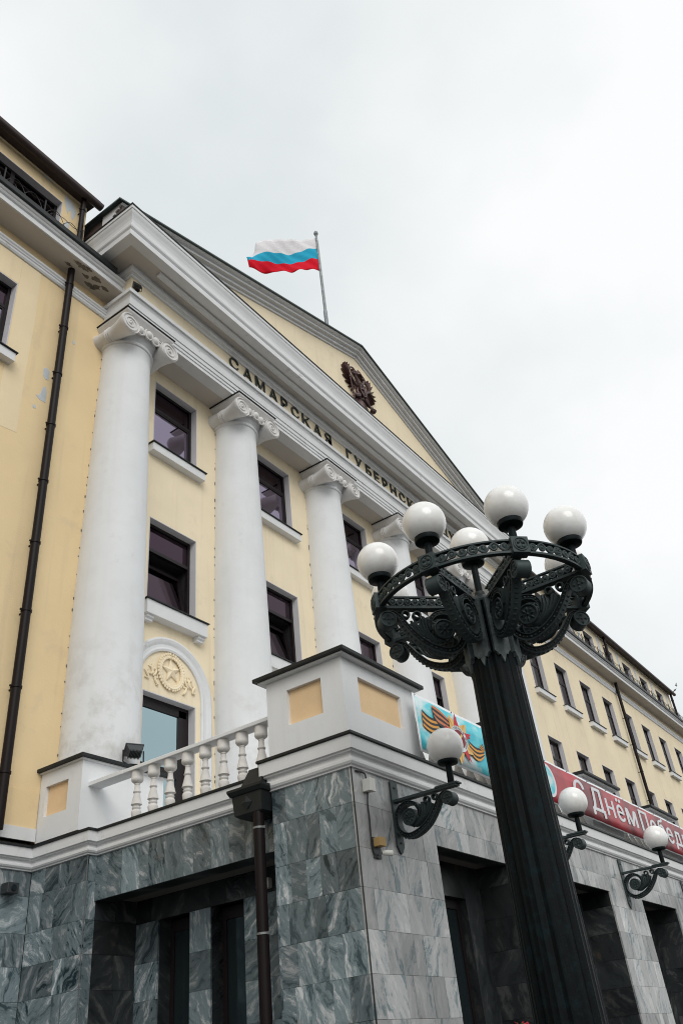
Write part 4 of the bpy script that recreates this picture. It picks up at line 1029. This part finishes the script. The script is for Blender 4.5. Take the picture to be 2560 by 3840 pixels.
# ------------------------------------------------------------------ coat of arms
CA = thing('coat_of_arms', 'dark bronze double headed eagle relief fixed in the yellow pediment', 'emblem', (18.05, 10.17, 20.3))
EX, EZ, EY = 18.05, 20.30, 10.165
def leafs(mb, a, b, wd, th, y=EY, curve=0.):
    (ax, az), (bx, bz) = a, b; d = Vector((bx - ax, bz - az)); ln = d.length; d.normalize(); n = Vector((-d.y, d.x)); vs, fs = [], []
    prof = [(0, .35), (.15, .7), (.4, 1), (.7, .95), (.88, .65), (1, .12)]
    for (t, w_) in prof:
        off = n * (curve * ln * 4 * t * (1 - t)); c = Vector((ax, az)) + d * (ln * t) + off
        l, r_ = c + n * wd * w_ / 2, c - n * wd * w_ / 2
        vs += [(l.x, y, l.y), (l.x, y - th * .4, l.y), (c.x, y - th, c.y), (r_.x, y - th * .4, r_.y), (r_.x, y, r_.y)]
    for i in range(len(prof) - 1):
        for j in range(4): fs.append((i * 5 + j, (i + 1) * 5 + j, (i + 1) * 5 + j + 1, i * 5 + j + 1))
    fs.append((0, 1, 2, 3, 4)); e = (len(prof) - 1) * 5; fs.append((e + 4, e + 3, e + 2, e + 1, e))
    mb.add(vs, fs)
def ca(mb, name): ip(mb.obj(name, BRONZE, CA), CA)
ca(MB().ball((EX, EY - .05, EZ - .02), (.20, .10, .36), 18, 12).ball((EX, EY - .05, EZ + .26), (.13, .09, .15), 14, 8), 'body')
sh = MB(); sp_ = [(-.17, .24), (.17, .24), (.18, -.02), (.13, -.17), (0, -.27), (-.13, -.17), (-.18, -.02)]
sh.prism([(EX + p, EZ + q - .02) for p, q in sp_], 'y', EY - .19, EY - .1)
sh.tube([(EX + p, EY - .19, EZ + q - .02) for p, q in sp_], .018, 6, closed=True)
sh.ball((EX - .02, EY - .195, EZ + .02), (.09, .04, .07), 10, 6).ball((EX + .03, EY - .195, EZ + .10), (.04, .04, .09), 8, 6).tube([(EX - .09, EY - .2, EZ + .14), (EX + .08, EY - .2, EZ - .18)], .012, 5)
ca(sh, 'shield')
for s_ in (-1, 1):
    wg = MB()
    sx = EX + s_ * .20; sz = EZ + .20
    wg.tube([(sx, EY - .06, sz - .05), (EX + s_ * .40, EY - .08, EZ + .22), (EX + s_ * .56, EY - .08, EZ + .36), (EX + s_ * .62, EY - .06, EZ + .56)], [.06, .055, .05, .03], 8)
    for k in range(9):
        q = k / 8; base = (EX + s_ * (.60 - .26 * q), EZ + .46 - .42 * q); ang = R(98 - 160 * q); ln = .34 + .18 * math.sin(PI * min(1, q * .9 + .15))
        tip = (base[0] + s_ * ln * math.cos(ang), base[1] + ln * math.sin(ang))
        leafs(wg, base, tip, .088, .12, curve=-.05 * s_)
    for k in range(5):
        q = k / 4; base = (EX + s_ * (.56 - .24 * q), EZ + .36 - .32 * q); ang = R(60 - 120 * q); ln = .2
        leafs(wg, base, (base[0] + s_ * ln * math.cos(ang), base[1] + ln * math.sin(ang)), .10, .11, curve=-.05 * s_)
    ca(wg, 'wing')
    hd = MB()
    hd.tube(catmull([(EX + s_ * .07, EY - .08, EZ + .30), (EX + s_ * .15, EY - .09, EZ + .44), (EX + s_ * .22, EY - .09, EZ + .52), (EX + s_ * .27, EY - .09, EZ + .60)], 3), [.08, .075, .07, .065, .06, .055, .05, .05, .05, .05], 8)
    hd.ball((EX + s_ * .29, EY - .09, EZ + .61), (.085, .07, .07), 10, 8)
    hd.tube([(EX + s_ * .34, EY - .09, EZ + .62), (EX + s_ * .43, EY - .09, EZ + .60), (EX + s_ * .45, EY - .09, EZ + .55)], [.04, .028, .008], 6)
    ca(hd, 'head')
    cr_ = MB().ball((EX + s_ * .26, EY - .09, EZ + .71), (.075, .06, .05), 10, 6)
    for k in (-1, 0, 1): leafs(cr_, (EX + s_ * .26 + k * .045, EZ + .70), (EX + s_ * .26 + k * .075, EZ + .82), .05, .12)
    ca(cr_, 'head_crown')
    rb = MB(); rb.tube(catmull([(EX + s_ * .10, EY - .05, EZ + .84), (EX + s_ * .26, EY - .05, EZ + .92), (EX + s_ * .40, EY - .05, EZ + .86), (EX + s_ * .46, EY - .05, EZ + .76), (EX + s_ * .50, EY - .05, EZ + .70)], 4), .028, 6); ca(rb, 'ribbon')
    lg = MB(); lg.tube([(EX + s_ * .16, EY - .08, EZ - .25), (EX + s_ * .32, EY - .10, EZ - .36), (EX + s_ * .42, EY - .10, EZ - .42)], [.10, .075, .04], 8)
    for k in (-1, 0, 1): lg.tube([(EX + s_ * .42, EY - .1, EZ - .42), (EX + s_ * .50, EY - .12, EZ - .42 + k * .06), (EX + s_ * .53, EY - .06, EZ - .46 + k * .06)], [.03, .022, .008], 6)
    ca(lg, 'leg')
tl = MB()
for k in range(-3, 4): leafs(tl, (EX + k * .05, EZ - .32), (EX + k * .15, EZ - .80 + abs(k) * .03), .12, .08)
ca(tl, 'tail')
ccr = MB().ball((EX, EY - .08, EZ + .80), (.14, .09, .125), 12, 8).ball((EX, EY - .08, EZ + .90), (.03, .03, .03), 8, 5).box(EX - .01, EX + .01, EY - .1, EY - .08, EZ + .9, EZ + .98).box(EX - .03, EX + .03, EY - .1, EY - .08, EZ + .94, EZ + .955)
ccr.lathe([(.10, EZ + .68), (.125, EZ + .69), (.125, EZ + .73), (.10, EZ + .75)], (EX, EY - .08, 0), 16)
ca(ccr, 'great_crown')
ca(MB().tube([(EX - .52, EY - .12, EZ - .62), (EX - .62, EY - .12, EZ + .20)], .022, 8).ball((EX - .63, EY - .12, EZ + .24), (.045, .04, .06), 8, 6).ball((EX - .515, EY - .12, EZ - .64), (.035, .03, .035), 8, 6), 'sceptre')
ca(MB().ball((EX + .58, EY - .12, EZ - .50), .10, 14, 10).tube([(EX + .58 + .103 * math.cos(2 * PI * i / 16), EY - .12 + .103 * math.sin(2 * PI * i / 16), EZ - .50) for i in range(16)], .012, 6, closed=True).box(EX + .57, EX + .59, EY - .13, EY - .11, EZ - .41, EZ - .31).box(EX + .545, EX + .615, EY - .13, EY - .11, EZ - .37, EZ - .35), 'orb')

# ------------------------------------------------------------------ flag
FX, FY = 17.90, 10.98
FG = thing('flag', 'white, blue and red flag flying from a pole on the pediment ridge', 'flag', (FX, FY, 22.2))
MB().lathe([(.07, 0), (.07, 2.6), (.052, 2.62), (.046, 6.93), (.07, 6.95), (.09, 7.02), (.07, 7.11), (.02, 7.15)], (0, 0, -.1), 14).obj('pole', POLE, FG)
ZT, HH, FL_ = 6.72, 1.98, 2.8
fd = Vector((-.62, .785, 0)).normalized(); fn = Vector((fd.y, -fd.x, 0))
NU, NV = 46, 18; vs, fs = [], []
for i in range(NU + 1):
    u = i / NU
    for j in range(NV + 1):
        v = j / NV
        wave = .24 * u ** .8 * math.sin(2 * PI * (1.05 * u - .45 * v) + .6) + .10 * u * math.sin(2 * PI * (1.9 * u * u + .9 * v) + 2.0) + .085 * u ** .6 * math.sin(2 * PI * (2.4 * u + 1.1 * v)) + .03 * (1 - .5 * u) * math.sin(2 * PI * (5.3 * u + 3.2 * v))
        drop = .66 * u + .16 * u * u - .10 * math.sin(PI * u) * v
        hz = HH * (1 - .22 * u + .03 * math.sin(7 * u) * u)
        gv = v + u * (.54 * v if v < 1 / 3 else (.18 - .27 * (v - 1 / 3) if v < 2 / 3 else .09 - .27 * (v - 2 / 3)))
        # bottom hem scallops
        z = ZT - gv * hz - drop * .55 + ((.11 * math.sin(2 * PI * 2.1 * u + .6) + .05 * math.sin(2 * PI * 4.3 * u)) * u ** .6 * v ** 2)
        L_ = FL_ * u * (1 - .05 * v)
        if u > .85 and v < .35: L_ -= (u - .85) * FL_ * .9 * (1 - v / .35); z -= (u - .85) * 1.6 * (1 - v / .35); wave -= (u - .85) * 1.2 * (1 - v / .35)
        p = fd * L_ + fn * wave; vs.append((p.x - .0, p.y, z))
fm = MB()
for i in range(NU):
    for j in range(NV):
        a = i * (NV + 1) + j; fs.append((a, a + 1, a + NV + 2, a + NV + 1))
fm.add(vs, fs, 0, True)
fm.m = [0 if (k % NV) < NV / 3 else (1 if (k % NV) < 2 * NV / 3 else 2) for k in range(len(fs))]
fo = fm.obj('cloth', [FW, FB, FR], FG); fo.modifiers.new('thickness', 'SOLIDIFY').thickness = .004
MB().tube([(.08, -.02, 6.55), (.085, -.02, 4.2), (.07, -.02, 1.0)], .008, 5).obj('halyard', WPL, FG)

# ------------------------------------------------------------------ banners
def banner_sheet(x0, x1, z0, z1, y, m, name, parent, nx=60):
    vs, fs = [], []
    for i in range(nx + 1):
        x = x0 + (x1 - x0) * i / nx
        for j in range(5):
            z = z0 + (z1 - z0) * j / 4; vs.append((x, y + .004 * math.sin(x * 5.1 + j) + .002 * math.sin(x * 13), z))
    for i in range(nx):
        for j in range(4): a = i * 5 + j; fs.append((a, a + 5, a + 6, a + 1))
    mb = MB().add(vs, fs, 0, True); o = mb.obj(name, m, parent); o.modifiers.new('thickness', 'SOLIDIFY').thickness = .003
    return o
BY = 5.135
B1 = thing('victory_banner', 'blue printed banner with an order star and striped ribbon hung on the balcony rail', 'banner', (10.5, BY, 5.1))
def b1(o): return ip(o, B1)
b1(banner_sheet(9.40, 12.40, 5.03, 5.835, BY, PR_WH, 'banner_cloth', B1, 50))
b1(banner_sheet(9.45, 12.38, 5.07, 5.795, BY - .005, SKYP, 'printed_sky', B1, 50))
def plate(poly, y, name, m, par, th=.0016): return ip(MB().prism(poly, 'y', y - th, y + .0005).obj(name, m, par), par)
YP = BY - .026
def rib(top, bot, cols, name):
    """striped ribbon: two polylines, stripes between"""
    T, Bt = catmull([tuple(p) for p in top], 5), catmull([tuple(p) for p in bot], 5); n = len(cols)
    for k, m in enumerate(cols):
        f0, f1 = k / n, (k + 1) / n; a = [(t[0] + (b[0] - t[0]) * f0, t[1] + (b[1] - t[1]) * f0) for t, b in zip(T, Bt)]; c = [(t[0] + (b[0] - t[0]) * f1, t[1] + (b[1] - t[1]) * f1) for t, b in zip(T, Bt)]
        mb = MB(); nn = len(a); mb.add([(p[0], YP, p[1]) for p in a] + [(p[0], YP, p[1]) for p in c], [(i, i + 1, nn + i + 1, nn + i) for i in range(nn - 1)])
        ip(mb.obj(name, m, B1), B1)
OB = [PR_BK, PR_OR, PR_BK, PR_OR, PR_BK, PR_OR]
rib([(9.56, 5.63), (9.68, 5.585), (9.82, 5.57), (10.01, 5.59)], [(9.54, 5.40), (9.63, 5.37), (9.77, 5.355), (9.95, 5.39)], OB, 'ribbon_stripe')
YP = BY - .028
rib([(9.84, 5.765), (9.95, 5.762), (10.10, 5.735), (10.32, 5.66)], [(9.89, 5.57), (9.98, 5.51), (10.12, 5.495), (10.30, 5.505)], [PR_OR2, PR_BK, PR_OR2, PR_BK, PR_OR2, PR_BK], 'ribbon_stripe')
rib([(10.82, 5.48), (10.97, 5.435), (11.10, 5.43), (11.29, 5.45)], [(10.85, 5.28), (10.97, 5.235), (11.10, 5.245), (11.25, 5.33)], OB, 'ribbon_stripe')
YP = BY - .031
rib([(11.24, 5.53), (11.27, 5.49), (11.30, 5.44)], [(11.12, 5.44), (11.16, 5.43), (11.24, 5.40)], OB, 'ribbon_stripe')
SX, SZ = 10.50, 5.43
def starpoly(cx, cz, ro, ri, n, rot, sx=1.0): return [(cx + sx * (ro if k % 2 == 0 else ri) * math.cos(rot + PI * k / n), cz + (ro if k % 2 == 0 else ri) * math.sin(rot + PI * k / n)) for k in range(2 * n)]
plate(starpoly(SX, SZ, .37, .20, 5, R(48), 1.15), BY - .034, 'gold_rays', PR_GD, B1)
for k in range(10):
    a = R(48) + k * PI / 5 + .1; plate([(SX + .15 * math.cos(a), SZ + .13 * math.sin(a)), (SX + .37 * math.cos(a - .05), SZ + .32 * math.sin(a - .05)), (SX + .37 * math.cos(a + .03), SZ + .32 * math.sin(a + .03))], BY - .037, 'ray_line', PR_DR if k % 2 else PR_OR, B1)
plate(starpoly(SX, SZ, .385, .14, 5, R(95), 1.1), BY - .040, 'red_star', PR_RD, B1)
plate([(SX + .235 * math.cos(2 * PI * i / 32), SZ + .185 * math.sin(2 * PI * i / 32)) for i in range(32)], BY - .043, 'white_ring', PR_WH, B1)
plate([(SX + .165 * math.cos(2 * PI * i / 32), SZ + .13 * math.sin(2 * PI * i / 32)) for i in range(32)], BY - .046, 'dark_red_disc', PR_DR, B1)
plate([(SX - .09, SZ - .05), (SX + .07, SZ + .085), (SX + .10, SZ + .06), (SX - .06, SZ - .08)], BY - .049, 'gold_hammer', PR_GD, B1)
txt = 'ОТЕЧЕСТВЕННАЯ ВОЙНА'
for i, ch in enumerate(txt):
    if ch == ' ': continue
    a = R(215) - R(14.2) * i; cx, cz = SX + .20 * math.cos(a), SZ + .157 * math.sin(a)
    o = font_mesh(ch, -.017, .017, -.02, .02, 0, .001, PR_BK, 'ring_letter', B1)
    o.matrix_parent_inverse = Matrix.Translation((-10.5, -BY, -5.1)) @ Matrix.Translation((cx, BY - .0462, cz)) @ Matrix.Rotation(-(a - PI / 2), 4, 'Y')
B2 = thing('holiday_banner', 'long red banner with white slanted holiday greeting along the balcony front', 'banner', (17, BY, 5.1))
ip(banner_sheet(12.42, 23.1, 5.075, 5.80, BY, PR_WH, 'banner_cloth', B2, 150), B2)
ip(banner_sheet(12.44, 23.08, 5.10, 5.765, BY - .005, REDP, 'printed_red_field', B2, 150), B2)
plate([(13.58 + .31 * math.cos(2 * PI * i / 32), 5.44 + .28 * math.sin(2 * PI * i / 32)) for i in range(32)], BY - .026, 'white_disc', PR_WH, B2)
plate([(13.56 + .265 * math.cos(2 * PI * i / 32), 5.44 + .235 * math.sin(2 * PI * i / 32)) for i in range(32)], BY - .029, 'blue_disc', SKYP, B2)
BT = [('С', 14.75, 15.27, 5.29, 5.70), ('Д', 15.52, 16.15, 5.20, 5.70), ('Н', 16.29, 16.72, 5.30, 5.60), ('ё', 16.86, 17.27, 5.29, 5.71), ('м', 17.40, 18.02, 5.30, 5.60), ('П', 18.25, 18.76, 5.30, 5.70), ('о', 18.88, 19.32, 5.29, 5.61), ('б', 19.44, 19.88, 5.29, 5.73), ('е', 19.98, 20.42, 5.29, 5.61), ('д', 20.52, 21.06, 5.22, 5.60), ('ы', 21.18, 21.85, 5.30, 5.60)]
for ch, a, b, z0, z1 in BT:                # two layers a hair apart give the heavy stroke
    lo_ = font_mesh(ch, a - .012, b - .04, z0 - .012, z1 + .008, BY - .0145, 0, PR_WH, 'banner_letter', B2); ip(lo_, B2)
    hi_ = font_mesh(ch, a + .028, b, z0, z1 + .018, BY - .0165, 0, PR_WH, 'letter_stroke', lo_)
for x in [9.45 + 1.0 * i for i in range(4)]: plate(blob(x, 5.815, .012, .012, 8, 0), BY - .012, 'eyelet', PR_BK, B1)
for x in [12.7 + .95 * i for i in range(11)]:
    plate(blob(x, 5.783, .012, .010, 8, 0), BY - .016, 'eyelet', PR_BK, B2)
    ip(MB().tube([(x, BY - .01, 5.785), (x + .01, BY + .1, 5.76), (x, 5.33, 5.62)], .006, 5).obj('tie_cord', CABLE, B2), B2)

# ------------------------------------------------------------------ small fittings
JB = thing('cable_box', 'small white junction box high on the porch corner pier', 'junction box', (8.24, YF, 4.40))
ip(MB().box(8.19, 8.30, 5.20, 5.298, 4.335, 4.475).obj('box_body', WPL, JB, .006), JB)
ip(MB().box(8.185, 8.305, 5.185, 5.20, 4.33, 4.48).obj('box_lid', WPL, JB, .004), JB)
ip(MB().tube(catmull([(8.07, 5.29, 4.555), (8.20, 5.28, 4.556), (8.235, 5.27, 4.54), (8.235, 5.26, 4.47)], 4), .010, 6).obj('cable', CABLE, JB), JB)
ip(MB().tube(catmull([(8.25, 5.27, 4.34), (8.252, 5.288, 4.2), (8.258, 5.288, 4.05), (8.25, 5.288, 3.9), (8.245, 5.288, 3.75), (8.28, 5.288, 3.66), (8.35, 5.285, 3.62)], 4), .009, 6).obj('cable', CABLE, JB), JB)
SE = thing('sensor_lamp', 'ochre sensor box with a small white spot lamp on the porch corner pier', 'sensor lamp', (8.33, YF, 3.7))
ip(MB().box(8.27, 8.42, 5.282, 5.298, 3.625, 3.85).obj('back_plate', GREYM, SE, .004), SE)
ip(MB().box(8.27, 8.39, 5.185, 5.28, 3.74, 3.835).obj('sensor_box', OCHBOX, SE, .006), SE)
o = ip(MB().lathe([(.022, -.02), (.028, 0), (.032, .05), (.030, .09), (.012, .10)], (0, 0, 0), 14).obj('spot_head', WPL, SE), SE)
o.matrix_parent_inverse = Matrix.Translation((-8.33, -YF, -3.7)) @ Matrix.Translation((8.37, 5.21, 3.675)) @ Euler((R(100), 0, R(25))).to_matrix().to_4x4()
ip(MB().tube([(8.36, 5.28, 3.66), (8.365, 5.24, 3.675), (8.37, 5.21, 3.675)], .010, 6).obj('spot_arm', ZINC, SE), SE)
# floodlights
def floodlight(name, lab, loc, rz, tilt, sc):
    t = thing(name, lab, 'floodlight', loc); t.rotation_euler = (0, 0, rz); t.scale = (sc,) * 3
    b = MB(); frus(b, (-.10, .10, -.06, .06), (-.16, .16, -.12, .12), -.13, 0); frus(b, (-.17, .17, -.13, .13), (-.17, .17, -.13, .13), 0, .03)
    me = b.mesh('housing', GREYM); o = link('housing', me, t); o.rotation_euler = (tilt, 0, 0); o.location = (0, 0, .27)
    for k in range(9):
        f_ = link('cooling_fin', MB().box(-.115 + .026 * k, -.110 + .026 * k, -.085, .085, -.17, -.10).mesh('cooling_fin', GREYM), o)
    link('glass_front', MB().box(-.15, .15, -.11, .11, .031, .036).mesh('glass_front', GLK), o)
    link('bracket', MB().tube([(-.19, 0, .27), (-.19, -.02, .05), (-.1, -.02, .0), (.1, -.02, 0), (.19, -.02, .05), (.19, 0, .27)], .014, 6).box(-.08, .08, -.08, .08, -.03, 0).mesh('bracket', BROWN), t)
    return t
floodlight('floodlight', 'grey ribbed floodlight on the balcony pedestal beside the first column', (8.92, 9.98, 6.02), R(-25), R(-42), .86)
floodlight('floodlight', 'small black floodlight at the left end of the yellow frieze', (8.47, 10.06, 16.76), R(170), R(-70), .6)
t = thing('surveillance_camera', 'small dark camera box on the marble wall at the left edge', 'camera', (7.6, YW, 4.25))
MB().box(-.09, .09, -.18, -.02, -.06, .08).obj('camera_housing', GREYM, t, .008); MB().box(-.04, .04, -.03, 0, -.03, .03).obj('mount', GREYM, t); MB().lathe([(.035, -.185), (.04, -.2)], (0, 0, .01), 12, 'y').obj('lens', GLK, t)
t = thing('surveillance_camera', 'white dome camera inside the shaded side entrance beside the downpipe', 'camera', (XB, 7.35, 3.80))
MB().box(-.08, 0, -.06, .06, -.06, .06).obj('mount', WPL, t, .006); MB().ball((-.13, .07, -.04), .055, 14, 10).obj('lens_dome', GLK, t)
# flower stand by the porch
FS = thing('flower_stand', 'metal stand with red petunias just above the bottom edge, left of the lamp post', 'flowers', (9.60, 4.55, -.07))
MB().lathe([(.16, 0), (.16, .04), (.03, .06), (.03, 1.55)], (0, 0, 0), 14).obj('stand_pole', STEEL, FS)
MB().lathe([(.04, 1.5), (.18, 1.58), (.24, 1.72), (.25, 1.76), (.2, 1.76)], (0, 0, 0), 20).obj('bowl', STEEL, FS)
rr = random.Random(5); fl_ = MB(); lf = MB()
for i in range(120):
    a, q = rr.uniform(0, 6.28), rr.uniform(0, 1) ** .6 * .34; z = 1.78 + .20 * (1 - (q / .36) ** 2) + rr.uniform(-.05, .05); c = Vector((q * math.cos(a), q * math.sin(a), z))
    tgt = fl_ if i % 3 else lf; n = Vector((rr.uniform(-1, 1), rr.uniform(-1, 1), rr.uniform(.1, 1))).normalized(); t1 = n.orthogonal().normalized(); t2 = n.cross(t1); s_ = rr.uniform(.025, .045)
    m5 = 10; tgt.add([tuple(c)] + [tuple(c + (t1 * math.cos(2 * PI * k / m5) + t2 * math.sin(2 * PI * k / m5)) * s_ * (1 if k % 2 else .72) + n * s_ * .35) for k in range(m5)], [(0, 1 + k, 1 + (k + 1) % m5) for k in range(m5)])
fl_.obj('blossom_mass', FLRED, FS, kind='stuff'); lf.obj('leaf_mass', LEAF, FS, kind='stuff')
# two birds
def bird(lab, loc, rz, up_):
    t = thing('bird', lab, 'bird', loc, 'birds by the far roof'); t.rotation_euler = (R(30), R(20), rz); t.scale = (.6,) * 3
    MB().lathe([(.005, -.16), (.03, -.10), (.05, 0), (.045, .08), (.02, .14), (.004, .17)], (0, 0, 0), 8, 'y').obj('body', BIRD, t)
    for s_ in (-1, 1):
        MB().add([(s_ * .03, -.05, .01), (s_ * .03, .07, .01), (s_ * .20, .09, up_ * .10), (s_ * .42, -.04, up_ * .16), (s_ * .22, -.03, up_ * .10), (s_ * .03, -.05, .0), (s_ * .03, .07, .0), (s_ * .20, .09, up_ * .10 - .008), (s_ * .42, -.04, up_ * .16 - .006), (s_ * .22, -.03, up_ * .10 - .008)], [(0, 1, 2, 4), (4, 2, 3), (5, 9, 7, 6), (9, 8, 7), (0, 4, 9, 5), (4, 3, 8, 9), (1, 6, 7, 2), (2, 7, 8, 3)]).obj('wing', BIRD, t)
    return t
bird('upper of two small dark birds in the sky by the far roof end', (65.01, 12.75, 24.21), R(20), 1)
bird('lower of two small dark birds in the sky by the far roof end', (66.92, 13.34, 24.56), R(60), -.5)
